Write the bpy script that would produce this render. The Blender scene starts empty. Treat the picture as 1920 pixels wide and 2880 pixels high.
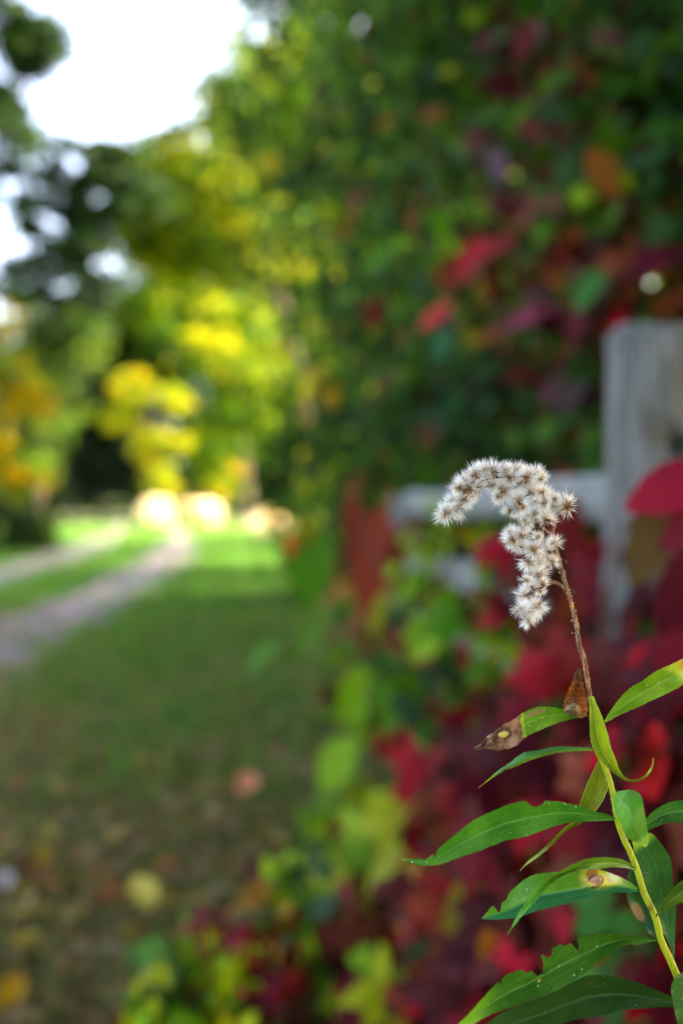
import bpy, bmesh, math, random
import numpy as np
from mathutils import Vector, Matrix

random.seed(11)
rng = np.random.default_rng(11)
R = math.radians
scene = bpy.context.scene
COL = scene.collection

# ------------------------------------------------------------------ camera
CAM_H = 1.0
FPX = 2800.0                      # focal length in photograph pixels (35 mm on a 24 mm wide frame)
PITCH = math.atan(40 / FPX)       # horizon 40 px above the middle
FOCUS = 0.36
cam_d = bpy.data.cameras.new('camera')
cam = bpy.data.objects.new('camera', cam_d)
COL.objects.link(cam)
cam.location = (0, 0, CAM_H)
cam.rotation_euler = (R(90) - PITCH, 0, 0)
cam_d.sensor_fit = 'HORIZONTAL'
cam_d.sensor_width = 24
cam_d.lens = 35
cam_d.clip_start = 0.02
cam_d.clip_end = 2000
cam_d.dof.use_dof = True
cam_d.dof.focus_distance = FOCUS
cam_d.dof.aperture_fstop = 4.1
scene.camera = cam
scene.render.resolution_x = 682
scene.render.resolution_y = 1024

# ------------------------------------------------------------------ sky, sun, exposure
SUN_EL, SUN_AZ = 35.0, 75.0       # azimuth clockwise from +Y (the view direction)
world = bpy.data.worlds.new('World')
scene.world = world
world.use_nodes = True
wn = world.node_tree
wn.nodes.clear()
sky = wn.nodes.new('ShaderNodeTexSky')
sky.sky_type = 'NISHITA'
sky.sun_disc = False
sky.sun_elevation = R(SUN_EL)
sky.sun_rotation = R(SUN_AZ)
sky.air_density = 0.7
sky.dust_density = 5.0
sky.ozone_density = 0.2
bg = wn.nodes.new('ShaderNodeBackground')
bg.inputs['Strength'].default_value = 0.15
wo = wn.nodes.new('ShaderNodeOutputWorld')
wn.links.new(sky.outputs[0], bg.inputs[0])
wn.links.new(bg.outputs[0], wo.inputs[0])
sun_d = bpy.data.lights.new('sun', 'SUN')
sun_d.energy = 3.0
sun_d.angle = R(0.5)
sun_d.color = (1.0, 0.92, 0.78)
sun = bpy.data.objects.new('sun', sun_d)
COL.objects.link(sun)
to_sun = Vector((math.sin(R(SUN_AZ)) * math.cos(R(SUN_EL)), math.cos(R(SUN_AZ)) * math.cos(R(SUN_EL)), math.sin(R(SUN_EL))))
sun.rotation_euler = to_sun.to_track_quat('Z', 'Y').to_euler()
sun.location = to_sun * 60
vs = scene.view_settings
vs.view_transform = 'Standard'
vs.look = 'None'
vs.exposure = 3.72
vs.gamma = 1
vs.use_white_balance = True            # camera balanced for open shade
vs.white_balance_temperature = 7300
vs.white_balance_tint = 10
scene.cycles.max_bounces = 8
scene.cycles.transparent_max_bounces = 4
scene.cycles.use_denoising = True

# ------------------------------------------------------------------ helpers
FWD = Vector((0, math.cos(PITCH), -math.sin(PITCH)))
UPV = Vector((0, math.sin(PITCH), math.cos(PITCH)))
RGT = Vector((1, 0, 0))
CPOS = Vector((0, 0, CAM_H))


def P(u, v, d):
    """photograph pixel (1920x2880) at depth d in metres -> point"""
    return CPOS + d * (RGT * ((u - 960) / FPX) + UPV * ((1440 - v) / FPX) + FWD)


def G(u, v, z=0.0):
    """photograph pixel -> point on the ground"""
    r = P(u, v, 1.0) - CPOS
    return CPOS + r * ((z - CAM_H) / r.z)


def proj(p):
    q = p - CPOS
    d = q.dot(FWD)
    return 960 + FPX * q.dot(RGT) / d, 1440 - FPX * q.dot(UPV) / d, d


def z1(x, y): return (1180 + x / 3.136, 1250 + y / 3.136)
def z2(x, y): return (1300 + x / 2.529, 1780 + y / 2.529)
def z3(x, y): return (1100 + x / 1.912, 2200 + y / 1.912)


def lin(c):
    return tuple(((x / 255) / 12.92 if x / 255 <= 0.04045 else ((x / 255 + 0.055) / 1.055) ** 2.4) for x in c)


def lin4(c):
    return (*lin(c), 1.0)


def mesh_obj(name, verts, faces, mat=None, parent=None, smooth=False, colors=None, uvs=None):
    me = bpy.data.meshes.new(name)
    if isinstance(verts, np.ndarray) and isinstance(faces, np.ndarray):
        nf, k = faces.shape
        me.vertices.add(len(verts))
        me.vertices.foreach_set('co', verts.astype(np.float32).ravel())
        me.loops.add(nf * k)
        me.loops.foreach_set('vertex_index', faces.astype(np.int32).ravel())
        me.polygons.add(nf)
        me.polygons.foreach_set('loop_start', np.arange(0, nf * k, k, dtype=np.int32))
        me.update(calc_edges=True)
    else:
        me.from_pydata([tuple(v) for v in verts], [], [tuple(f) for f in faces])
        me.update()
    if colors is not None:
        at = me.color_attributes.new('Col', 'FLOAT_COLOR', 'POINT')
        at.data.foreach_set('color', np.asarray(colors, dtype=np.float32).ravel())
    if uvs is not None:
        ul = me.uv_layers.new(name='UVMap')
        li = np.empty(len(me.loops), dtype=np.int32)
        me.loops.foreach_get('vertex_index', li)
        ul.data.foreach_set('uv', np.asarray(uvs, dtype=np.float32)[li].ravel())
    if smooth:
        me.polygons.foreach_set('use_smooth', [True] * len(me.polygons))
    if mat:
        me.materials.append(mat)
    o = bpy.data.objects.new(name, me)
    COL.objects.link(o)
    if parent:
        o.parent = parent
    return o


def inst(name, me, parent=None):
    o = bpy.data.objects.new(name, me)
    COL.objects.link(o)
    if parent:
        o.parent = parent
    return o


def thing(name, label, cat, group=None, loc=(0, 0, 0)):
    o = bpy.data.objects.new(name, None)
    COL.objects.link(o)
    o.location = loc
    o.empty_display_size = 0.05
    tag(o, label, cat, group)
    return o


def tag(o, label=None, cat=None, group=None, kind=None):
    if label: o['label'] = label
    if cat: o['category'] = cat
    if group: o['group'] = group
    if kind: o['kind'] = kind
    return o


def tube(pts, rads, seg=8, off=0, cap=True):
    """verts, faces of a tapered tube along a polyline"""
    pts = [Vector(p) for p in pts]
    vs_, fs = [], []
    n = len(pts)
    ref = Vector((0.31, 0.77, 0.55)).normalized()
    for i, p in enumerate(pts):
        t = (pts[min(i + 1, n - 1)] - pts[max(i - 1, 0)]).normalized()
        a = t.cross(ref)
        if a.length < 1e-4:
            a = t.cross(Vector((1, 0, 0)))
        a.normalize()
        b = t.cross(a)
        for k in range(seg):
            an = 2 * math.pi * k / seg
            vs_.append(p + (a * math.cos(an) + b * math.sin(an)) * rads[i])
    for i in range(n - 1):
        for k in range(seg):
            k2 = (k + 1) % seg
            fs.append((off + i * seg + k, off + i * seg + k2, off + (i + 1) * seg + k2, off + (i + 1) * seg + k))
    if cap:
        fs.append(tuple(off + k for k in range(seg))[::-1])
        fs.append(tuple(off + (n - 1) * seg + k for k in range(seg)))
    return vs_, fs


def smooth_line(pts, n):
    """Catmull-Rom resample of a list of tuples, evenly by arc length"""
    p = np.array(pts, float)
    q = np.vstack([2 * p[0] - p[1], p, 2 * p[-1] - p[-2]])
    out = []
    for i in range(1, len(q) - 2):
        for s in np.linspace(0, 1, 12, endpoint=False):
            a, b, c, d = q[i - 1], q[i], q[i + 1], q[i + 2]
            out.append(0.5 * (2 * b + (c - a) * s + (2 * a - 5 * b + 4 * c - d) * s * s + (3 * b - a - 3 * c + d) * s ** 3))
    out.append(q[-2])
    out = np.array(out)
    L = np.concatenate([[0], np.cumsum(np.linalg.norm(np.diff(out, axis=0), axis=1))])
    t = np.linspace(0, L[-1], n)
    return np.stack([np.interp(t, L, out[:, k]) for k in range(out.shape[1])], 1)


# ------------------------------------------------------------------ material helpers
class NT:
    def __init__(self, name):
        self.m = bpy.data.materials.new(name)
        self.m.use_nodes = True
        self.t = self.m.node_tree
        self.t.nodes.clear()
        self.out = self.n('ShaderNodeOutputMaterial')

    def n(self, typ, **kw):
        nd = self.t.nodes.new(typ)
        for k, v in kw.items():
            setattr(nd, k, v)
        return nd

    def l(self, a, b):
        self.t.links.new(a, b)

    def setin(self, sock, v):
        if hasattr(v, 'is_output') or isinstance(v, bpy.types.NodeSocket):
            self.l(v, sock)
        else:
            sock.default_value = v

    def math(self, op, a, b=0.0, c=0.0, clamp=False):
        nd = self.n('ShaderNodeMath', operation=op, use_clamp=clamp)
        for s, v in zip(nd.inputs, (a, b, c)):
            self.setin(s, v)
        return nd.outputs[0]

    def mix(self, f, a, b, blend='MIX'):
        nd = self.n('ShaderNodeMix', data_type='RGBA', blend_type=blend)
        self.setin(nd.inputs[0], f)
        self.setin(nd.inputs[6], a)
        self.setin(nd.inputs[7], b)
        return nd.outputs[2]

    def step(self, x, lo, hi):
        nd = self.n('ShaderNodeMapRange', interpolation_type='SMOOTHSTEP')
        self.setin(nd.inputs[0], x)
        nd.inputs[1].default_value = lo
        nd.inputs[2].default_value = hi
        return nd.outputs[0]

    def noise(self, vec, scale, detail=3.0, rough=0.55):
        nd = self.n('ShaderNodeTexNoise')
        if vec is not None:
            self.l(vec, nd.inputs['Vector'])
        nd.inputs['Scale'].default_value = scale
        nd.inputs['Detail'].default_value = detail
        nd.inputs['Roughness'].default_value = rough
        return nd.outputs[0]

    def coord(self, kind='Object'):
        return self.n('ShaderNodeTexCoord').outputs[kind]

    def mapping(self, vec, scale):
        nd = self.n('ShaderNodeMapping')
        self.l(vec, nd.inputs[0])
        nd.inputs['Scale'].default_value = scale
        return nd.outputs[0]

    def finish(self, color, rough=0.6, spec=0.3, trans=0.0, tcol=None, bump=None, bstr=0.3, bdist=0.001):
        p = self.n('ShaderNodeBsdfPrincipled')
        self.setin(p.inputs['Base Color'], color)
        self.setin(p.inputs['Roughness'], rough)
        p.inputs['Specular IOR Level'].default_value = spec
        if bump is not None:
            b = self.n('ShaderNodeBump')
            b.inputs['Strength'].default_value = bstr
            b.inputs['Distance'].default_value = bdist
            self.l(bump, b.inputs['Height'])
            self.l(b.outputs[0], p.inputs['Normal'])
        if trans > 0:
            tr = self.n('ShaderNodeBsdfTranslucent')
            self.setin(tr.inputs[0], tcol if tcol is not None else color)
            mx = self.n('ShaderNodeMixShader')
            mx.inputs[0].default_value = trans
            self.l(p.outputs[0], mx.inputs[1])
            self.l(tr.outputs[0], mx.inputs[2])
            self.l(mx.outputs[0], self.out.inputs[0])
        else:
            self.l(p.outputs[0], self.out.inputs[0])
        return self.m


def simple_mat(name, c1, c2, scale, rough=0.8, spec=0.2, stretch=None, bump=0.3, bdist=0.002):
    t = NT(name)
    co = t.coord('Object')
    if stretch:
        co = t.mapping(co, stretch)
    f = t.noise(co, scale, 5)
    f2 = t.step(f, 0.3, 0.7)
    return t.finish(t.mix(f2, lin4(c1), lin4(c2)), rough, spec, bump=f, bstr=bump, bdist=bdist)


def foliage_mat(name, trans=0.4, rough=0.6, spec=0.1, warm=(1.15, 1.05, 0.55)):
    """leaf colour from the vertex colours; thin leaves let light through"""
    t = NT(name)
    a = t.n('ShaderNodeVertexColor', layer_name='Col')
    tc = t.mix(1.0, a.outputs[0], (*warm, 1), 'MULTIPLY')
    return t.finish(a.outputs[0], rough, spec, trans, tc)


def object_leaf_mat(name, trans=0.35):
    """leaf colour from each leaf object's own colour, veins and blotches on top"""
    t = NT(name)
    oi = t.n('ShaderNodeObjectInfo')
    co = t.coord('Object')
    f = t.step(t.noise(co, 30, 4), 0.3, 0.75)
    dark = t.mix(1.0, oi.outputs['Color'], (0.62, 0.6, 0.65, 1), 'MULTIPLY')
    c = t.mix(f, oi.outputs['Color'], dark)
    return t.finish(c, 0.6, 0.14, trans, c)


M = {}
M['foliage'] = foliage_mat('foliage')
M['creeper_foliage'] = foliage_mat('creeper_foliage', 0.3, 0.6, 0.12, (1.1, 1.0, 0.8))
M['leaf'] = object_leaf_mat('creeper_leaf')
M['bark'] = simple_mat('bark', (58, 48, 40), (96, 84, 72), 14, 0.9, 0.1, (1, 1, 0.25), 0.6, 0.02)
M['vine_bark'] = simple_mat('vine_bark', (66, 44, 34), (104, 72, 54), 60, 0.85, 0.15, None, 0.4, 0.002)

# ------------------------------------------------------------------ ground, lawn, track
def ground_mat():
    t = NT('lawn_ground')
    co = t.coord('Object')
    f = t.step(t.noise(co, 1.3, 5), 0.35, 0.7)
    g = t.step(t.noise(co, 14, 5), 0.4, 0.65)
    c = t.mix(f, lin4((62, 88, 36)), lin4((74, 104, 50)))
    c = t.mix(g, c, lin4((84, 74, 50)))
    return t.finish(c, 0.9, 0.1, bump=g, bstr=0.6, bdist=0.02)


def track_mat():
    t = NT('gravel_track')
    co = t.coord('Object')
    f = t.step(t.noise(co, 3, 6), 0.3, 0.7)
    g = t.noise(co, 60, 3)
    c = t.mix(f, lin4((98, 90, 92)), lin4((122, 113, 115)))
    c = t.mix(t.step(g, 0.5, 0.75), c, lin4((84, 74, 72)))
    return t.finish(c, 0.9, 0.15, bump=g, bstr=0.5, bdist=0.01)


nx = 40
gx = np.sign(np.linspace(-1, 1, nx)) * np.abs(np.linspace(-1, 1, nx)) ** 3 * 400
gy = np.sign(np.linspace(-1, 1, nx)) * np.abs(np.linspace(-1, 1, nx)) ** 3 * 400 + 20
gv = np.array([(x, y, 0.0) for y in gy for x in gx])
gf = np.array([(j * nx + i, j * nx + i + 1, (j + 1) * nx + i + 1, (j + 1) * nx + i) for j in range(nx - 1) for i in range(nx - 1)])
ground = tag(mesh_obj('ground', gv, gf, ground_mat()), 'shaded green lawn stretching back to the trees', None, None, 'structure')

# wheel ruts: centre lines on the ground from the photograph
RUT = [(-2.45, -6), (-2.38, 0), (-2.3, 4), (-2.3, 7), (-2.4, 10), (-2.6, 13.5), (-3.05, 18), (-3.75, 23), (-4.9, 30), (-6.6, 38), (-9.4, 47), (-14, 57), (-24, 68)]
rut_c = smooth_line(RUT, 160)
tmat = track_mat()
ruts = []
for k, off in enumerate((0.0, -1.8)):
    vv, ff = [], []
    for i, (x, y) in enumerate(rut_c):
        a = rut_c[min(i + 1, 159)] - rut_c[max(i - 1, 0)]
        a = a / np.linalg.norm(a)
        nrm = np.array([a[1], -a[0]])
        c = np.array([x, y]) + nrm * off
        w = (0.46 if y < 20 else max(0.18, 0.46 - 0.03 * (y - 20))) + 0.05 * math.sin(i * 0.9 + k * 2) + 0.04 * math.sin(i * 2.3 + k)
        ruts.append((c[0], c[1], w))
        for s in (-1, -0.5, 0, 0.5, 1):
            p = c + nrm * s * w
            vv.append((p[0], p[1], 0.006 + (0.012 if abs(s) < 0.9 else 0.0) * 0.5))
        if i:
            for s in range(4):
                b = (i - 1) * 5 + s
                ff.append((b, b + 1, b + 6, b + 5))
    tag(mesh_obj('track', vv, ff, tmat), 'grey gravel wheel rut of the farm track', None, None, 'structure')
ruts = np.array(ruts)

# grass: uncountable blades
def grass_field(n, ymin, ymax, hmin, hmax, wid, name, label, pal, ramp=None):
    y = ymin + (ymax - ymin) * rng.random(n) ** 1.5
    x = (rng.random(n) * 2 - 1) * (0.42 * y + 0.5) - 0.1
    keep = np.ones(n, bool)
    if ramp:
        yy = y + 0.9 * np.sin(x * 2.3 + y * 0.7) + 0.5 * np.sin(x * 5.1 - y * 1.9)
        keep = rng.random(n) < np.clip((yy - ramp[0]) / (ramp[1] - ramp[0]), 0, 1)
    for cx, cy, w in ruts[::2]:
        keep &= ~(((x - cx) ** 2 + (y - cy) ** 2) < (w * 0.98) ** 2)
    x, y = x[keep], y[keep]
    n = len(x)
    h = hmin + (hmax - hmin) * rng.random(n)
    an = rng.random(n) * math.pi * 2
    lean = rng.normal(0, 0.5, (n, 2)) * h[:, None]
    dx, dy = np.cos(an) * wid, np.sin(an) * wid
    z0 = np.full(n, -0.003)
    v = np.stack([np.stack([x - dx, y - dy, z0], 1), np.stack([x + dx, y + dy, z0], 1),
                  np.stack([x + lean[:, 0] + dx * .25, y + lean[:, 1] + dy * .25, h], 1),
                  np.stack([x + lean[:, 0] - dx * .25, y + lean[:, 1] - dy * .25, h], 1)], 1).reshape(-1, 3)
    f = np.arange(n * 4).reshape(-1, 4)
    pal = np.array([lin(c) for c in pal])
    c = pal[rng.integers(0, len(pal), n)] * (0.75 + 0.5 * rng.random((n, 1)))
    c = np.repeat(np.concatenate([c, np.ones((n, 1))], 1), 4, 0)
    return tag(mesh_obj(name, v, f, M['foliage'], colors=c), label, 'grass', None, 'stuff')


grass_field(80000, 1.5, 14.0, 0.03, 0.085, 0.0035, 'lawn_grass', 'short olive grass of the lawn mixed with dry blades',
            [(104, 118, 54), (88, 106, 46), (124, 122, 76), (134, 118, 84), (78, 100, 44), (146, 130, 96)], (16.0, 5.0))
grass_field(90000, 3.2, 34, 0.05, 0.12, 0.009, 'meadow_grass', 'greener mown grass beside the wheel ruts',
            [(62, 120, 40), (72, 130, 48), (62, 108, 32), (92, 128, 46)], (3.6, 9.5))

# ------------------------------------------------------------------ trees
def rand_unit(n):
    v = rng.normal(size=(n, 3))
    return v / np.linalg.norm(v, axis=1, keepdims=True)


def leaf_quads(pts, size, aspect=0.55, up_bias=0.0):
    """one rhombic leaf for each point"""
    n = len(pts)
    a = rand_unit(n)
    b = rand_unit(n)
    b[:, 2] += up_bias
    nrm = np.cross(a, b)
    nrm /= np.linalg.norm(nrm, axis=1, keepdims=True) + 1e-9
    b = np.cross(nrm, a)
    s = size * (0.6 + 0.8 * rng.random((n, 1)))
    a = a * s * 0.5
    b = b * s * 0.5 * aspect
    v = np.stack([pts - a, pts + b - a * 0.1, pts + a, pts - b - a * 0.1], 1).reshape(-1, 3)
    return v, np.arange(n * 4).reshape(-1, 4)


def colour_leaves(n, pal, weights, jit=0.25, clump=None):
    p = np.array([lin(c) for c in pal])
    w = np.array(weights, float)
    k = rng.choice(len(p), n, p=w / w.sum())
    if clump is not None:                      # one colour per spray; yellow sprays paint sunlit patches
        kc = rng.choice(len(p), clump.max() + 1, p=w / w.sum())
        k = np.where(rng.random(n) < 0.8, kc[clump], k)
    c = p[k] * (1 - jit + 2 * jit * rng.random((n, 1)))
    return np.repeat(np.concatenate([c, np.ones((n, 1))], 1), 4, 0)


def clump_points(blobs, n, clump, tight):
    """points gathered in clumps through ellipsoids [(centre, radii, weight)], denser to the outside"""
    w = np.array([b[2] for b in blobs], float)
    k = rng.choice(len(blobs), clump, p=w / w.sum())
    c = np.array([b[0] for b in blobs], float)[k]
    r = np.array([b[1] for b in blobs], float)[k]
    rad = rng.random((clump, 1)) ** 0.45
    cc = c + rand_unit(clump) * rad * r
    i = rng.integers(0, clump, n)
    sc = tight * (0.5 + rng.random(clump))
    return cc[i] + rng.normal(size=(n, 3)) * sc[i][:, None] * np.array([1, 1, 0.6]), cc, i


def make_tree(name, label, base, height, tr, blobs, pal, wts, n, size, clump=160, tight=0.35, group=None, mask=None, limbs=14, cat='tree'):
    t = thing(name, label, cat, group, base)
    bx, by, bz = base
    top = max(b[0][2] for b in blobs)
    pts, cc, ci = clump_points(blobs, n, clump, tight)
    kp = pts[:, 2] > 0.12
    if mask is not None:
        kp &= mask(pts)
    pts, ci = pts[kp], ci[kp]
    loc = pts - np.array(base)
    v, f = leaf_quads(loc, size, 0.6)
    mesh_obj('crown', v, f, M['foliage'], t, colors=colour_leaves(len(pts), pal, wts, 0.25, ci))
    cx = np.mean([b[0][0] for b in blobs]) - bx
    cy = np.mean([b[0][1] for b in blobs]) - by
    tp = [Vector((cx * s ** 2 * 0.8 + 0.12 * math.sin(s * 7 + bx), cy * s ** 2 * 0.8, -0.05 + (top - bz) * s)) for s in np.linspace(0, 1, 9)]
    vs_, fs = tube(tp, [tr * (1.25 if i == 0 else 1 - 0.85 * i / 8) for i in range(9)], 8)
    mesh_obj('trunk', vs_, fs, M['bark'], t, True)
    lv, lf = [], []
    for i in range(limbs):
        tgt = Vector(cc[i % len(cc)]) - Vector(base)
        h = min(max(tgt.z * 0.72, 0.25 * (top - bz)), 0.92 * (top - bz))
        s = min(max((h + 0.05) / (top - bz), 0), 1)
        k = min(int(s * 8), 7)
        st = tp[k].lerp(tp[k + 1], s * 8 - k)
        mid = st.lerp(tgt, 0.5) + Vector((0, 0, 0.08 * (tgt - st).length))
        a, b = tube([st, mid, tgt], [tr * 0.26, tr * 0.14, tr * 0.04], 5, len(lv))
        lv += a
        lf += b
    mesh_obj('limbs', lv, lf, M['bark'], t, True)
    return t


YEL = [(170, 170, 16), (150, 162, 16), (126, 150, 20), (186, 160, 18)]
GRN = [(52, 90, 16), (70, 108, 18), (42, 72, 22), (98, 120, 16)]
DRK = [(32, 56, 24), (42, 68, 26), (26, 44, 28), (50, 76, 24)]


def hole(pts):
    """keeps the break in the canopy over the track open"""
    q = pts - np.array(CPOS)
    d = q @ np.array(FWD)
    u = 960 + FPX * (q @ np.array(RGT)) / d
    v = 1440 - FPX * (q @ np.array(UPV)) / d
    poly = [(140, -60), (205, 60), (235, 130), (225, 200), (130, 240), (150, 340), (235, 400), (330, 360), (470, 300), (530, 230), (610, 170), (560, 60), (540, -60)]
    ins = np.zeros(len(u), bool)
    j = len(poly) - 1
    for i in range(len(poly)):
        xi, yi = poly[i]
        xj, yj = poly[j]
        ins ^= ((yi > v) != (yj > v)) & (u < (xj - xi) * (v - yi) / (yj - yi + 1e-9) + xi)
        j = i
    return ~(ins & (d > 0))


def B(u, v, d, rx, rz, w, ry=None):
    p = P(u, v, d)
    return ((p.x, p.y, p.z), (rx, ry or rx, rz), w)


# far forest closing the view
ft = tag(mesh_obj('distant_wood', *(lambda p: leaf_quads(p, 0.9, 0.8))(
    np.stack([rng.uniform(-70, 60, 26000), 74 + rng.normal(0, 5, 26000), 12 * rng.random(26000) ** 1.1], 1)),
    M['foliage'], colors=colour_leaves(26000, DRK, [3, 2, 4, 1])), 'dark wood closing the view beyond the clearing', 'woodland', None, 'stuff')

# trees around the sunlit clearing at the end of the track
make_tree('maple_tree', 'glowing yellow tree in full sun at the end of the track', (-7.6, 39, 0), 9, 0.2,
          [B(395, 1085, 39, 1.2, 0.6, 2), B(340, 1170, 39, 1.0, 0.6, 1.6), B(245, 1160, 39, 0.3, 0.3, .5), B(495, 1135, 39, 0.6, 0.6, 1.6), B(430, 1260, 39, 0.9, 0.8, 2), B(500, 1230, 39, 0.5, 0.6, 1.2), B(450, 1350, 38.8, 0.9, 0.7, 2), B(590, 1370, 38.4, 0.6, 0.5, 1), B(660, 1300, 38.4, 0.4, 0.4, .4)],
          [(150, 150, 14), (130, 144, 14), (108, 132, 16), (164, 142, 16)] + GRN[3:], [4, 3, 3, 2, 2], 7500, 0.17, 90, 0.17)
make_tree('oak_tree', 'tall mid green tree, sunlit patches painted as yellow sprays, behind the yellow tree', (-4.5, 46, 0), 16, 0.35,
          [B(620, 800, 46, 4.2, 4.0, 3), B(560, 560, 46, 3.2, 3.0, 2), B(700, 1050, 45, 3.4, 3.0, 2), B(480, 900, 46, 3, 2.6, 1.4), B(650, 1250, 45, 3, 2.0, 1.2)],
          GRN + YEL[1:3], [4, 4, 3, 2, 2, 2], 24000, 0.34, 170, 0.6, mask=hole)  # yellow share paints sunlit patches into the crown
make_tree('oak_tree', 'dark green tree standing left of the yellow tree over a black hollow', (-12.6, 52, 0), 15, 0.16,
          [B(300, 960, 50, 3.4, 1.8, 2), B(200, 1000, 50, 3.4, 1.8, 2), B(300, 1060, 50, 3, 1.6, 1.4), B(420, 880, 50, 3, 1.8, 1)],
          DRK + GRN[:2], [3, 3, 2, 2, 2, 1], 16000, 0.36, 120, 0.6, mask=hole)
make_tree('shadow_spruce', 'dense dark evergreen added behind the mid green tree to shade the hollow', (-3.2, 53, 0), 15, 0.25,  # added half hidden to cast shade over the hollow
          [((-3.2, 53, 3), (3.4, 3, 2.2), 2), ((-3.4, 53, 6.5), (3.2, 3, 2.4), 2), ((-3.4, 53, 10), (2.6, 2.4, 2.4), 1.5), ((-6.2, 54, 3.5), (2.4, 2.4, 2.6), 1.6)],
          DRK, [3, 2, 3, 1], 16000, 0.36, 130, 0.5)
make_tree('beech_tree', 'tall dark tree filling the background behind the row', (1.5, 52, 0), 22, 0.4,
          [B(850, 420, 52, 5.0, 4.5, 2), B(800, 800, 52, 5.0, 4.5, 2), B(980, 600, 52, 5.0, 5, 2), B(900, 1100, 52, 5.0, 4, 1.6), B(760, 1250, 50, 3.5, 2.4, 1)],
          DRK + GRN[:2], [3, 3, 2, 2, 1.5, 1], 20000, 0.46, 170, 0.8, mask=hole)
make_tree('linden_tree', 'leaning green tree with sunlit patches painted as lime sprays above the clearing', (-0.9, 27, 0), 11, 0.24,
          [B(460, 480, 27, 0.9, 1.0, 1.2), B(600, 480, 27, 1.6, 1.6, 2), B(520, 660, 27, 1.5, 1.4, 2), B(720, 330, 27, 1.6, 1.6, 2), B(680, 650, 27, 1.6, 1.5, 2), B(420, 700, 27, 0.8, 0.7, .9), B(620, 950, 27, 1.6, 1.1, 1.2)],
          GRN + YEL[:3], [3, 3, 2, 3, 3, 3.5, 3], 26000, 0.2, 220, 0.3, mask=hole)  # raised yellow share stands in for sunlit sprays
# sparse tall tree whose gaps let the white sky through
make_tree('poplar_tree', 'tall sparse tree with white sky showing between its dark leaves', (-9.6, 24, 0), 14, 0.2,
          [B(60, 110, 24, 1.15, 0.85, 4.2), B(110, 150, 24, 0.7, 0.5, 2), B(-20, 260, 24, 0.8, 0.5, .8), B(40, 420, 24, 1.6, 1.1, 1.5), B(240, 470, 24, 1.0, 0.7, 1.6), B(120, 640, 24, 1.5, 1.2, 2), B(330, 560, 24, 0.7, 0.8, 1), B(320, 450, 24, 0.9, 0.5, 1.6), B(400, 540, 24, 0.6, 0.6, 1.0), B(200, 570, 24, 0.8, 0.6, 1.2), B(250, 690, 24, 0.8, 0.6, 1.2), B(30, 820, 24, 1.4, 1.0, 1.0), B(230, 800, 24, 0.9, 0.7, 1.2)],
          DRK, [3, 2, 3, 1], 32000, 0.17, 300, 0.16, mask=hole)
make_tree('birch_tree', 'small golden tree at the left edge of the track', (-6.1, 15, 0), 5, 0.09,
          [B(-60, 950, 15, 0.55, 0.5, 3), B(0, 1090, 15, 0.35, 0.5, 1.6), B(70, 1060, 15.3, 0.35, 0.9, 1.2), B(-60, 1250, 15, 0.6, 0.6, 2), B(60, 1330, 15, 0.45, 0.4, 1.2)],
          [(196, 150, 14), (186, 160, 16)] + YEL[1:3] + GRN[:2] + GRN[3:], [2.4, 2, 1.4, 2, 2, 2, 3], 9000, 0.09, 120, 0.12)
make_tree('hollow_thicket', 'thicket of nearly black leaves painting the shaded hollow left of the yellow tree', (-12.2, 45, 0), 6, 0.15,  # dark mass added; its near-black leaves paint the hollow's shade
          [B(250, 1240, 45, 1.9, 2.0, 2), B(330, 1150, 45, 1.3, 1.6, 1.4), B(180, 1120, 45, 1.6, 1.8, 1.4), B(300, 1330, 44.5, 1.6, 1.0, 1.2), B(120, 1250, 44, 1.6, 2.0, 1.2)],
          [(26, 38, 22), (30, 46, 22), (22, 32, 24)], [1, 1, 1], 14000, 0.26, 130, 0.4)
make_tree('alder_tree', 'dark green bushy tree on the left between the golden tree and the hollow', (-9.0, 30, 0), 7, 0.14,
          [B(120, 960, 30, 1.0, 1.0, 2), B(230, 930, 30, 0.9, 0.7, 1.2), B(90, 1180, 30, 0.9, 1.2, 2), B(20, 1330, 29, 1.3, 0.8, 1.4), B(160, 1060, 30, 0.9, 0.8, 1.2)],
          DRK + GRN[1:2] + GRN[3:], [3, 3, 2, 3, 2, 1.4], 13000, 0.17, 140, 0.28)

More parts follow.
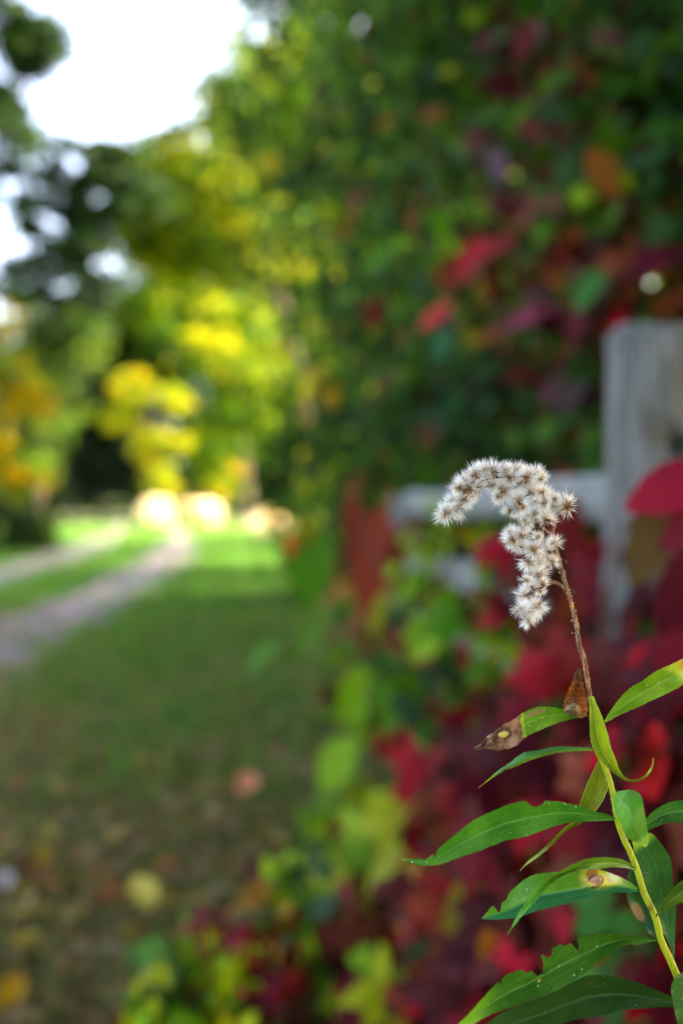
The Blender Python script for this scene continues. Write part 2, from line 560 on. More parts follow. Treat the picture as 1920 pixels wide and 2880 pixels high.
# right-hand row of trees shading the lawn, unseen ones added as shade casters
row = [((3.6, -5.0, 0), 8.5), ((4.2, -0.6, 0), 9), ((3.4, 3.4, 0), 8.8), ((3.1, 7.6, 0), 9.2), ((2.2, 12.0, 0), 9.6), ((1.4, 16.6, 0), 10), ((2.6, 21.5, 0), 9)]
rowlab = ['unseen shade tree added behind the camera at the fence', 'unseen shade tree added at the right side of the fence', 'dark tree rising directly behind the grey fence post',
          'dark green tree in the row, second beyond the fence post', 'green tree in the row, third beyond the fence post', 'green tree in the row, fourth beyond the fence post', 'hidden last tree of the row, added to extend its shade']
for i, (b, h) in enumerate(row):
    x, y, _ = b
    bl = [((x - 0.9, y, h * 0.62), (1.9, 2.4, 1.5), 2.2), ((x, y + 0.4, h * 0.85), (2.1, 2.4, 1.6), 2), ((x - 0.6, y + 1.5, h * 0.42), (1.5, 1.6, 1.2), 1.4), ((x + 0.6, y - 1, h * 0.45), (2.0, 2.0, 1.6), 1.4)]
    if i in (0, 1):  # overhang out of frame, added to cut sky light from above
        bl.append(((x - 2.6, y + 0.6, h * 0.52), (1.7, 2.2, 0.7), 2.6))
        bl.append(((x - 4.6, y + 0.9, h * 0.55), (1.7, 2.2, 0.6), 2.6))
    if i == 2:  # flat unseen overhang, added to darken the creeper curtain
        bl.append(((x - 2.2, y - 1.0, h * 0.47), (2.1, 1.6, 0.45), 4.0))
        bl.append(((x - 4.2, y - 1.4, h * 0.52), (1.6, 1.5, 0.5), 2.0))
        bl.append(((x - 1.6, y + 1.4, h * 0.56), (1.4, 1.7, 0.7), 2.0))
    if i in (3, 4, 5):
        bl.append(((x - 1.9, y - 0.2, h * 0.5), (1.3, 1.8, 1.5), 1.8))
    if i in (3, 4):
        bl.append(((x - 1.6, y + 1.5, h * 0.28), (1.2, 1.6, 1.2), 1.6))
    if i in (4, 5):
        bl.append(((x - 2.4, y - 0.2, h * 0.75), (1.5, 1.8, 1.4), 1.8))
    make_tree('shade_tree', rowlab[i], b, h, 0.16, bl, GRN[:3] + DRK + YEL[1:3], [2, 2, 2, 2, 2, 2, 1, 0.3 + 0.5 * (i > 3), 0.4 + 0.8 * (i > 3)], 18000 + 7000 * (i in (1, 2)), 0.17, 230 + 90 * (i in (1, 2)), 0.26, 'trees in the row along the fence', hole)  # more yellow in the far trees paints sunlit patches

# unseen second rank added behind the row to stop sun leaks
for (x, y, lab) in [(7.6, -2.6, 'unseen tree added behind the row to block the sun, opposite the camera'), (7.4, 2.4, 'unseen tree added behind the row to shade the goldenrod'), (7.0, 7.4, 'unseen tree added behind the row to block the sun, beyond the grey post')]:
    make_tree('shade_tree', lab, (x, y, 0), 9.5, 0.18, [((x, y, 6.2), (2.4, 2.7, 2.6), 2), ((x - 0.6, y, 3.6), (2.2, 2.6, 1.8), 1.4), ((x + .4, y, 8.2), (1.8, 2, 1.6), 1)],
              DRK + GRN[:1], [3, 3, 2, 2, 1], 15000, 0.24, 220, 0.34, 'trees in the row along the fence')

for k, (x, y, w, h, lab) in enumerate([(1.6, 3.1, 0.75, 1.3, 'dark thicket right behind the grey fence post'), (1.15, 5.0, 0.8, 1.5, 'dark thicket behind the fence rails at the second post'),
                                      (0.75, 7.2, 0.85, 1.6, 'dark thicket behind the fence at the third post'), (0.4, 9.8, 0.9, 1.7, 'dark thicket behind the last fence post'), (-0.1, 13.0, 1.0, 1.8, 'green thicket past the end of the fence')]):
    make_tree('thicket', lab, (x, y, 0), h, 0.05, [((x, y, h * 0.35), (w, 1.4, h * 0.4), 1), ((x + 0.2, y, h * 0.85), (w, 1.4, h * 0.45), 1)], DRK + GRN[:1], [3, 3, 3, 2, 1], 6500, 0.12, 120, 0.16, 'thickets behind the fence', None, 8, 'bush')

# low shrub, then pale clumps made up for sunlit bright spots
make_tree('shrub', 'round dark green shrub at the left verge of the track', (-5.4, 16.5, 0), 1.3, 0.03,
          [((-5.5, 16.5, 0.55), (0.75, 0.6, 0.5), 1), ((-4.95, 16.4, 0.35), (0.35, 0.4, 0.3), 0.5)], DRK + GRN[1:2], [2, 3, 2, 2, 1.5], 5000, 0.08, 60, 0.1, None, None, 6, 'shrub')
for k, (u, v, d, w, h, lab) in enumerate([(445, 1440, 36, 0.62, 0.5, 'broad made-up clump of near-white leaves for a sunlit spot at the foot of the yellow tree'),
                                         (575, 1440, 36, 0.5, 0.45, 'smaller made-up cream clump for a sunlit spot right of the yellow tree'),
                                         (765, 1478, 25, 0.3, 0.3, 'round made-up pale clump for a bright spot at the sunny edge of the lawn')]):
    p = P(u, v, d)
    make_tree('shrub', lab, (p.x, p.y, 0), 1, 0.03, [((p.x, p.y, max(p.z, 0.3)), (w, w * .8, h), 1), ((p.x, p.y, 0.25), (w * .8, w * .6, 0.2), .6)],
              [(240, 232, 222), (236, 226, 204), (226, 210, 160)], [3, 2, 1], 2600, 0.11, 40, 0.12, None, None, 5, 'shrub')  # near-white leaf colours imitate strong sunlight

# ------------------------------------------------------------------ fence
def wood_mat():
    t = NT('weathered_wood')
    co = t.coord('Object')
    m = t.mapping(co, (22, 22, 2.2))
    f = t.noise(m, 3.0, 6, 0.6)
    g = t.noise(t.mapping(co, (160, 160, 5)), 1.5, 3)
    c = t.mix(t.step(f, 0.3, 0.72), lin4((86, 84, 81)), lin4((134, 131, 127)))
    c = t.mix(t.step(g, 0.54, 0.66), c, lin4((62, 57, 52)))
    st = t.noise(t.mapping(co, (9, 9, 3)), 2.0, 5)
    c = t.mix(t.math('MULTIPLY', t.step(st, 0.52, 0.7), 0.7), c, lin4((92, 84, 74)))
    return t.finish(c, 0.85, 0.2, bump=g, bstr=0.6, bdist=0.002)


M['wood'] = wood_mat()
fence = thing('rail_fence', 'weathered grey wooden rail fence half buried in red creeper', 'fence', None, (0.53, 1.75, 0))


def post_mesh(w, d, h, hole_at=None):
    bm = bmesh.new()
    bmesh.ops.create_cube(bm, size=1)
    for v in bm.verts:
        v.co = Vector((v.co.x * w, v.co.y * d, (v.co.z + 0.5) * (h + 0.1) - 0.1))
    bmesh.ops.bevel(bm, geom=list(bm.edges), offset=0.012, segments=3, affect='EDGES')
    bmesh.ops.subdivide_edges(bm, edges=[e for e in bm.edges if abs(e.verts[0].co.z - e.verts[1].co.z) > 0.5], cuts=14)
    for v in bm.verts:
        s = math.sin(v.co.z * 9 + v.co.x * 20) * 0.0018 + math.sin(v.co.z * 23 + 1) * 0.001
        v.co.x += s
        v.co.y += s * 0.7
    me = bpy.data.meshes.new('post')
    bm.to_mesh(me)
    bm.free()
    me.materials.append(M['wood'])
    me.polygons.foreach_set('use_smooth', [True] * len(me.polygons))
    if hole_at:
        tmp = bpy.data.objects.new('tmp_post', me)
        COL.objects.link(tmp)
        vs_, fs = tube([(hole_at[0], -d, hole_at[1]), (hole_at[0] + 0.004, 0.012, hole_at[1] + 0.003)], [0.027, 0.021], 14)
        cut = mesh_obj('tmp_cut', vs_, fs)
        md = tmp.modifiers.new('b', 'BOOLEAN')
        md.object = cut
        md.operation = 'DIFFERENCE'
        md.solver = 'EXACT'
        dg = bpy.context.evaluated_depsgraph_get()
        me2 = bpy.data.meshes.new_from_object(tmp.evaluated_get(dg))
        bpy.data.objects.remove(tmp)
        bpy.data.objects.remove(cut)
        me2.name = 'post'
        me = me2
    return me


FX = lambda y: 0.53 - 0.10 * (y - 1.75)
for k, y in enumerate((1.75, 4.15)):
    w = 0.15 if k == 0 else 0.12
    me = post_mesh(w, 0.094, 1.3 if k == 0 else 1.01, (0.030, 1.088) if k == 0 else None)
    o = inst('post', me, fence)
    o.location = (FX(y) - FX(1.75) + (-0.006 if k == 0 else 0), y - 1.75, 0)
    o.rotation_euler = (0, R(1.2) if k == 0 else R(-1), R(0) if k == 0 else R(6 * k))


def rail(a, b, h, t):
    a, b = Vector(a), Vector(b)
    n = 14
    vs_, fs = [], []
    ax = (b - a).normalized()
    side = ax.cross(Vector((0, 0, 1))).normalized()
    up = side.cross(ax)
    prof = [(-.5, -.3), (-.3, -.5), (.3, -.5), (.5, -.25), (.5, .25), (.28, .5), (-.28, .5), (-.5, .3)]
    for i in range(n + 1):
        s = i / n
        c = a.lerp(b, s) + up * 0.006 * math.sin(s * 9 + a.z * 5)
        k = (1 if 0 < i < n else 0.93) * (1 + 0.05 * math.sin(s * 13 + a.z * 8))
        for (p, q) in prof:
            vs_.append(c + side * p * t * k + up * q * h * k)
        if i:
            for j in range(8):
                b0 = (i - 1) * 8
                fs.append((b0 + j, b0 + (j + 1) % 8, b0 + 8 + (j + 1) % 8, b0 + 8 + j))
    fs.append(tuple(range(8)))
    fs.append(tuple(range(n * 8, n * 8 + 8))[::-1])
    ctr = (a + b) / 2
    o = mesh_obj('rail', [v - ctr for v in vs_], fs, M['wood_rail'], fence, True)
    o.location = ctr - Vector(fence.location)
    return o


def wood_rail_mat():
    t = NT('weathered_rail')
    co = t.coord('Object')
    f = t.noise(t.mapping(co, (20, 2.0, 30)), 3.0, 6, 0.6)
    g = t.noise(t.mapping(co, (120, 5, 160)), 1.5, 3)
    c = t.mix(t.step(f, 0.3, 0.72), lin4((98, 97, 91)), lin4((146, 145, 138)))
    c = t.mix(t.step(g, 0.56, 0.68), c, lin4((92, 88, 86)))
    return t.finish(c, 0.85, 0.2, bump=g, bstr=0.6, bdist=0.002)


M['wood_rail'] = wood_rail_mat()
for k, (ya, yb) in enumerate(((1.75, 4.15),)):
    dz = -0.035 * k
    for zc in (1.003, 0.77, 0.545):
        rail((FX(ya) - 0.012, ya + 0.01, zc + dz), (FX(yb) - 0.012, yb - 0.01, zc + dz - 0.03), 0.094, 0.042)
# the next panel leaves the front of the post towards the near right
for zc in (0.968, 0.74, 0.52):
    rail((0.49, 1.683, zc), (1.55, 0.6, zc - 0.01), 0.052, 0.042)

# ------------------------------------------------------------------ creeper
def leaflet(L, W, n=6, fold=0.12, curl=0.15, serr=0.06):
    """one pointed, toothed leaflet from the origin along +Y; verts, faces"""
    v, f = [], []
    for i in range(n + 1):
        s = i / n
        w = W * (math.sin(math.pi * s ** 0.85) ** 0.8 if 0 < s < 1 else 0.0) * (1 + (serr if i % 2 else -serr))
        z = -curl * L * s * s
        zz = fold * w
        v += [(-w, s * L, z + zz), (0, s * L, z), (w, s * L, z + zz)]
        if i:
            b = (i - 1) * 3
            f += [(b, b + 1, b + 4, b + 3), (b + 1, b + 2, b + 5, b + 4)]
    return v, f


def palmate(seed):
    r = random.Random(seed)
    v, f = [], []
    for k, an in enumerate((-100, -50, 0, 50, 100)):
        L = (0.72, 0.92, 1.0, 0.92, 0.72)[k] * r.uniform(0.85, 1.1)
        lv, lf = leaflet(L, L * r.uniform(0.24, 0.32), 6, r.uniform(0.1, 0.35), r.uniform(0.0, 0.35))
        a = R(an + r.uniform(-12, 12))
        droop = r.uniform(-0.1, 0.35)
        off = len(v)
        for x, y, z in lv:
            y += 0.06
            v.append((x * math.cos(a) + y * math.sin(a), -x * math.sin(a) + y * math.cos(a), z - droop * y * abs(math.sin(a)) * 0.8))
        f += [tuple(off + q for q in g) for g in lf]
    pv, pf = tube([(0, 0, 0), (0.02, -0.3, -0.12), (0, -0.6, -0.35)], [0.014, 0.012, 0.01], 4, len(v), False)
    v += [tuple(p) for p in pv]
    f += pf
    me = bpy.data.meshes.new('leaf')
    me.from_pydata(v, [], f)
    me.materials.append(M['leaf'])
    me.polygons.foreach_set('use_smooth', [True] * len(me.polygons))
    me.update()
    return me


def single(seed, n=10, wid=0.2):
    r = random.Random(seed)
    v, f = leaflet(1.0, wid, n, r.uniform(0.15, 0.3), r.uniform(0.05, 0.25), 0.05)
    v = [(x, y - 0.5, z) for x, y, z in v]
    me = bpy.data.meshes.new('leaf')
    me.from_pydata(v, [], f)
    me.materials.append(M['leaf'])
    me.polygons.foreach_set('use_smooth', [True] * len(me.polygons))
    me.update()
    return me


PALM = [palmate(s) for s in range(6)]
SING = [single(s) for s in range(4)]
WIDE = [single(s, 10, 0.29) for s in range(3)]


def surf_low(y, z):
    zz = max(0.0, 1.0 - z)
    b = 0.11 + 0.46 * zz ** 1.25
    return 0.53 - 0.10 * (y - 1.75) - b + 0.05 * math.sin(y * 5.1 + z * 7)


def surf_up(y, z):
    return 1.05 - 0.17 * (y - 1.7) - 0.10 * math.sin(y * 1.7 + z * 1.3) - 0.12 * math.sin(z * 2.6 + y * 0.6) - 0.06 * max(0, z - 2.0)


def hit(u, v, fn, y0=0.75, y1=14.0):
    r = P(u, v, 1.0) - CPOS
    y = y0
    while y < y1:
        p = CPOS + r * y
        if p.z < 0.03:
            return G(u, v, 0.03)
        if p.x >= fn(p.y, p.z):
            return p
        y *= 1.012
    return None


def leaf_rot(face=None, spread=0.7):
    """leaf held roughly facing the light and the lawn side, tip hanging"""
    n = Vector(face if face else (-0.55, -0.55, 0.6)) + Vector((random.gauss(0, spread), random.gauss(0, spread), random.gauss(0, spread * 0.7)))
    n.normalize()
    down = Vector((random.gauss(-0.2, 0.6), random.gauss(0, 0.6), -1))
    t = (down - n * down.dot(n)).normalized()
    x = t.cross(n)
    return Matrix((x, t, n)).transposed().to_4x4()


def put_leaf(me, p, size, colr, parent, rot=None, jit=0.12):
    o = inst('leaf', me, parent)
    m = Matrix.Translation(p - Vector(parent.location)) @ (rot if rot is not None else leaf_rot()) @ Matrix.Diagonal((size, size, size, 1))
    o.matrix_local = m
    k = random.uniform(1 - jit, 1 + jit)
    c = lin(colr)
    o.color = (c[0] * k, c[1] * k, c[2] * k, 1)
    return o


def in_poly(u, v, poly):
    ins = False
    j = len(poly) - 1
    for i in range(len(poly)):
        (xi, yi), (xj, yj) = poly[i], poly[j]
        if (yi > v) != (yj > v) and u < (xj - xi) * (v - yi) / (yj - yi + 1e-9) + xi:
            ins = not ins
        j = i
    return ins


CRIM = [(122, 12, 26), (92, 14, 28), (164, 14, 28), (80, 18, 28), (140, 32, 26)]
DRED = [(78, 20, 20), (64, 17, 22), (92, 32, 22)]
RUST = [(140, 62, 34), (120, 56, 30), (158, 78, 40)]
LIME = [(120, 160, 14), (142, 172, 20), (100, 144, 14), (160, 164, 16)]
VGRN = [(50, 92, 18), (42, 76, 22), (70, 106, 14), (36, 68, 32)]
OCHR = [(168, 120, 40), (150, 104, 44)]


def pick(zone, u=None, v=None):
    r = random
    if u is not None and random.random() < 0.6:          # neighbouring leaves turn together
        r = random.Random(int((u + 0.3 * v) // 150) * 971 + int((v - 0.2 * u) // 130))
    pal = r.choices([z[0] for z in zone], [z[1] for z in zone])[0]
    return random.choice(pal)


def foliage_part(parent, pts, size, cols, name='foliage'):
    """the countless smaller leaves deeper in the tangle, joined"""
    n = len(pts)
    pts = np.array(pts) - np.array(parent.location)
    nr = rand_unit(n) * 0.9 + np.array([-0.5, -0.5, 0.5])
    nr /= np.linalg.norm(nr, axis=1, keepdims=True)
    t = rand_unit(n) * 0.7 + np.array([0, 0, -1])
    t = t - nr * np.sum(t * nr, 1, keepdims=True)
    t /= np.linalg.norm(t, axis=1, keepdims=True)
    x = np.cross(t, nr)
    s = (np.array(size) * (0.7 + 0.6 * rng.random(n)))[:, None]
    v = np.stack([pts - t * s * .5, pts + x * s * .27 - t * s * .12 + nr * s * .05, pts + x * s * .22 + t * s * .2 + nr * s * .03,
                  pts + t * s * .55 - nr * s * .1, pts - x * s * .22 + t * s * .2 + nr * s * .03, pts - x * s * .27 - t * s * .12 + nr * s * .05], 1).reshape(-1, 3)
    b = (np.arange(n) * 6)[:, None]
    f = np.concatenate([b + np.array([[0, 1, 2, 3]]), b + np.array([[0, 3, 4, 5]])])
    c = np.array([lin(q) for q in cols]) * (0.75 + 0.5 * rng.random((n, 1)))
    c = np.repeat(np.concatenate([c, np.ones((n, 1))], 1), 6, 0)
    return tag(mesh_obj(name, v, f, M['creeper_foliage'], parent, colors=c), None, None, None, 'stuff')


def vine_stems(parent, lines, r0):
    for ln in lines:
        pts = smooth_line([tuple(p) for p in ln], 14)
        vs_, fs = tube([Vector(p) - Vector(parent.location) for p in pts], [r0 * (1 - 0.6 * i / 13) for i in range(14)], 6)
        mesh_obj('vine_stem', vs_, fs, M['vine_bark'], parent, True)


# -- low creeper over the fence
creeper = thing('creeper_vine', 'crimson and green creeper smothering the lower rails of the grey fence', 'vine', None, (0.35, 1.9, 0))
LOW = [(790, 1480), (1000, 1440), (1170, 1480), (1240, 1500), (1480, 1530), (1560, 1500), (1650, 1620), (1690, 1700), (1690, 1880), (1940, 1900), (1940, 2900), (680, 2900), (830, 2620), (1000, 2420),
       (1130, 2230), (1080, 2080), (900, 2050), (900, 1850), (850, 1700)]
GAPS = [((1290, 1640), 115), ((1405, 1885), 150)]


def zone_low(u, v):
    if v > 2150:
        return [(CRIM, 6), (DRED, 4), (RUST, 2), (VGRN, 1.2), (OCHR, 0.7)] if u > 1150 else [(CRIM, 2.5), (DRED, 2.5), (VGRN, 2), (LIME, 1.5), (RUST, 1)]
    if u > 1400:
        return [(CRIM, 4), (DRED, 4), (RUST, 1.5), (VGRN, 0.6)]
    if v > 1950:
        return [(DRED, 3), (CRIM, 2), (VGRN, 2), (RUST, 1)] if u > 1100 else [(LIME, 3), (VGRN, 3), (DRED, 1)]
    if u < 1180:
        return [(RUST, 2.5), (VGRN, 3), (LIME, 2), (DRED, 1), (OCHR, 0.6)]
    return [(VGRN, 4), (LIME, 1.2), (DRED, 1.5), (RUST, 0.8)]


nleaf = 0
while nleaf < 190:
    u, v = random.uniform(680, 1960), random.uniform(1440, 2900)
    if not in_poly(u, v, LOW) or any((u - a) ** 2 + (v - b) ** 2 < r * r for (a, b), r in GAPS):
        continue
    p = hit(u, v, surf_low)
    if p is None:
        continue
    c = pick(zone_low(u, v), u, v)
    put_leaf(random.choice(PALM), p + Vector((random.uniform(-.03, .02), 0, 0)), random.uniform(0.055, 0.085) * (1 if p.y > 1.3 else 0.85), c, creeper)
    nleaf += 1
pts, sz, cl = [], [], []
while len(pts) < 4600:
    u, v = random.uniform(640, 2100), random.uniform(1440, 3000)
    if not in_poly(min(u, 1930), min(v, 2890), LOW) or any((u - a) ** 2 + (v - b) ** 2 < (r * .9) ** 2 for (a, b), r in GAPS):
        continue
    p = hit(u, v, surf_low)
    if p is None:
        continue
    q = p + Vector((0.05 + abs(random.gauss(0, .17)), random.gauss(0, .08), random.gauss(0, .05)))
    q.z = max(q.z, 0.02)
    pts.append(q)
    sz.append(random.uniform(0.05, 0.085))
    cl.append(pick(zone_low(u, v), u, v))
foliage_part(creeper, pts, sz, cl)
# the creeper's runners spilling over the lawn
RUN = [(1000, 2210), (1150, 2270), (1050, 2480), (860, 2700), (720, 2900), (330, 2900), (430, 2760), (640, 2580), (800, 2410)]
pts, sz, cl = [], [], []
nleaf = 0
zr = [(LIME, 2.6), (VGRN, 5), (OCHR, 0.8), (DRED, 1.2), (CRIM, 0.8)]
while len(pts) < 1050:
    u, v = random.uniform(180, 1160), random.uniform(2200, 2900)
    if not in_poly(u, v, RUN):
        continue
    q = G(u, v, random.uniform(0.03, 0.22))
    c = pick(zr, u, v)
    if nleaf < 32 and random.random() < 0.1:
        put_leaf(random.choice(PALM), q + Vector((0, 0, 0.05)), random.uniform(0.05, 0.08), c, creeper, leaf_rot((-0.3, -0.5, 0.8), 0.4))
        nleaf += 1
        continue
    pts.append(q)
    sz.append(random.uniform(0.04, 0.075))
    cl.append(c)
foliage_part(creeper, pts, sz, cl, 'runner_foliage')
# hand-placed leaves that read singly in the photograph: u, v, length px, angle of the tip (deg, 0 = right, 90 = down), colour, wide
SPEC = [(1045, 1590, 380, 100, (158, 62, 40), 0), (1000, 1480, 200, 80, (140, 58, 38), 0), (872, 1590, 280, 95, (74, 128, 10), 1), (1120, 1560, 220, 110, (120, 48, 40), 0),
        (815, 1535, 75, 90, (226, 116, 30), 1), (860, 1500, 110, 70, (150, 140, 20), 1), (735, 1840, 150, 150, (76, 124, 10), 1), (860, 1800, 200, 140, (84, 120, 14), 1), (1060, 1720, 170, 120, (146, 142, 14), 0),
        (1395, 1605, 140, 170, (104, 152, 8), 2), (1285, 1740, 190, 165, (74, 132, 18), 2), (1350, 1690, 120, 100, (64, 116, 28), 1),
        (985, 1960, 230, 110, (122, 164, 18), 0), (940, 2150, 210, 125, (140, 180, 40), 1), (1010, 2040, 180, 100, (112, 150, 24), 0), (1080, 1960, 150, 100, (80, 128, 22), 1),
        (1180, 2290, 220, 165, (170, 164, 30), 0), (1050, 2340, 240, 150, (156, 176, 40), 2), (930, 2380, 260, 165, (80, 134, 50), 0), (880, 2440, 180, 120, (60, 132, 70), 2), (990, 2460, 200, 140, (130, 150, 40), 0),
        (830, 2440, 120, 90, (186, 150, 40), 1), (760, 2600, 230, 140, (110, 152, 34), 0), (640, 2620, 190, 150, (96, 142, 40), 0), (560, 2720, 260, 155, (84, 134, 50), 0), (380, 2700, 230, 150, (84, 130, 40), 0),
        (600, 2820, 330, 165, (70, 128, 28), 2), (450, 2850, 260, 150, (64, 110, 30), 2), (860, 2720, 260, 125, (100, 160, 50), 2), (950, 2560, 190, 140, (120, 130, 30), 0),
        (1180, 2140, 200, 120, (176, 28, 38), 2), (1290, 2240, 170, 110, (150, 34, 33), 2), (1180, 2790, 150, 60, (214, 10, 40), 2), (1000, 2790, 170, 120, (150, 18, 50), 2), (1450, 2690, 160, 120, (190, 16, 41), 2),
        (1250, 2480, 200, 120, (170, 40, 37), 2), (1200, 2550, 180, 100, (150, 60, 33), 2), (1690, 2140, 110, 90, (220, 10, 40), 2), (1830, 2150, 260, 100, (220, 40, 40), 0), (1780, 2260, 180, 100, (196, 30, 44), 0),
        (1600, 2330, 220, 110, (130, 22, 28), 2), (1560, 2640, 210, 120, (170, 28, 40), 0), (1380, 2690, 190, 80, (182, 104, 26), 0), (1300, 2550, 260, 115, (140, 120, 40), 0), (1720, 2560, 260, 130, (60, 116, 40), 2),
        (1690, 2700, 280, 150, (60, 122, 48), 0), (1570, 1800, 90, 60, (176, 30, 70), 1), (1520, 1940, 170, 140, (140, 58, 30), 0), (1480, 2010, 240, 130, (112, 28, 54), 1), (1640, 2080, 250, 110, (104, 22, 22), 2),
        (1400, 2120, 240, 130, (120, 24, 26), 2), (1530, 1560, 90, 90, (140, 30, 70), 1), (1600, 1480, 200, 95, (112, 30, 30), 0), (1650, 1640, 260, 70, (110, 24, 40), 0), (1600, 1730, 260, 110, (128, 50, 26), 0),
        (700, 2670, 260, 150, (120, 156, 26), 2), (820, 2560, 240, 145, (140, 164, 30), 2), (980, 2500, 240, 140, (150, 160, 30), 2), (1120, 2300, 230, 160, (166, 170, 26), 2), (900, 2300, 180, 160, (84, 130, 50), 0), (520, 2660, 220, 155, (100, 146, 40), 0),
        (760, 2460, 220, 160, (64, 120, 54), 0), (1080, 2440, 200, 140, (150, 150, 34), 0), (450, 2770, 230, 160, (80, 130, 34), 2), (860, 2800, 200, 120, (112, 150, 40), 0), (1160, 2420, 190, 130, (160, 130, 30), 0), (660, 2760, 240, 150, (104, 150, 30), 2)]


def aimed_leaf(me, u, v, lpx, ang, colr, parent, d, tilt=0.5):
    size = lpx * d / FPX
    t = (RGT * math.cos(R(ang)) - UPV * math.sin(R(ang))).normalized()
    n = (-FWD * 0.8 + UPV * random.uniform(0.2, 1.0) * tilt * 2 - RGT * random.uniform(-0.2, 0.6))
    n = (n - t * n.dot(t)).normalized()
    t2 = (t + FWD * random.uniform(-0.2, 0.2)).normalized()
    n = (n - t2 * n.dot(t2)).normalized()
    x = t2.cross(n)
    return put_leaf(me, P(u, v, d), size, colr, parent, Matrix((x, t2, n)).transposed().to_4x4(), 0.05)


for (u, v, lpx, ang, c, wide) in SPEC:
    p = hit(u, v, surf_low)
    d = proj(p)[2] if p else 2.2
    d = min(d, 3.4) - 0.05
    g = P(u, v, d)
    if g.z < 0.04:
        d = proj(G(u, v, 0.05))[2]
    aimed_leaf(random.choice((SING, WIDE, PALM)[wide]), u, v, lpx * (0.9 if wide < 2 else 0.55), ang, c, creeper, d)
    g = P(u, v, d)
    gap = surf_low(g.y, g.z) + 0.06 - g.x
    if gap > 0.12 and g.z > 0.12:                    # a leaf on a shoot reaching out of the tangle
        a = Vector((g.x + gap, g.y + 0.05, g.z - 0.06))
        vs_, fs = tube([a - creeper.location, a.lerp(g, 0.5) + Vector((0, 0, 0.05)) - creeper.location, g - creeper.location], [0.003, 0.0022, 0.0014], 5)
        mesh_obj('shoot', vs_, fs, M['vine_bark'], creeper, True)
# nearer spray of crimson leaves hanging in front of the post
for (u, v, lpx, ang, c, d) in [(1885, 1372, 270, 162, (140, 12, 38), 0.86), (1975, 1300, 120, 130, (130, 12, 36), 0.88), (1850, 1510, 300, 128, (84, 62, 20), 0.9), (1935, 1660, 330, 104, (88, 18, 32), 0.84),
                               (1915, 1850, 260, 112, (112, 20, 38), 0.86), (1950, 1480, 220, 150, (110, 18, 34), 0.86)]:
    aimed_leaf(random.choice(WIDE), u, v, lpx, ang, c, creeper, d, 0.2)
vine_stems(creeper, [[G(1500, 2850, 0) + Vector((.25, .3, 0)), P(1650, 2300, 1.35), P(1680, 1900, 1.5), P(1740, 1500, 1.6), P(1900, 1350, 1.2), P(1960, 1330, 0.9)],
                     [G(1150, 2500, 0), P(1250, 2100, 2.1), P(1180, 1800, 2.6), P(1050, 1560, 3.0), P(1010, 1440, 3.3)],
                     [G(1150, 2500, 0), G(1000, 2600, 0.04), G(760, 2690, 0.04), G(500, 2800, 0.05)],
                     [G(1500, 2850, 0) + Vector((.25, .3, 0)), P(1960, 2100, 1.0), P(1960, 1800, 0.92), P(1940, 1500, 0.9)]], 0.006)

# -- upper creeper curtain over the trees
curtain = thing('creeper_vine', 'tall curtain of green, red and orange creeper hanging over the dark trees', 'vine', None, (1.2, 3.0, 0))


def zone_up(u, v):
    if u > 1350 and v < 420:
        return [(VGRN, 5), (DRED, 0.8), (OCHR, 0.2)]  # bright hues held back to paint the corner's shade
    if u > 1150 and v > 550:
        return [(VGRN, 6), (DRED, 2.2), (CRIM, 0.5), (RUST, 0.8), (LIME, 0.4)]
    if u > 850:
        return [(VGRN, 6), (LIME, 0.9), (DRED, 0.6), (RUST, 0.4)]
    return [(VGRN, 5), (LIME, 2), (OCHR, .5)]


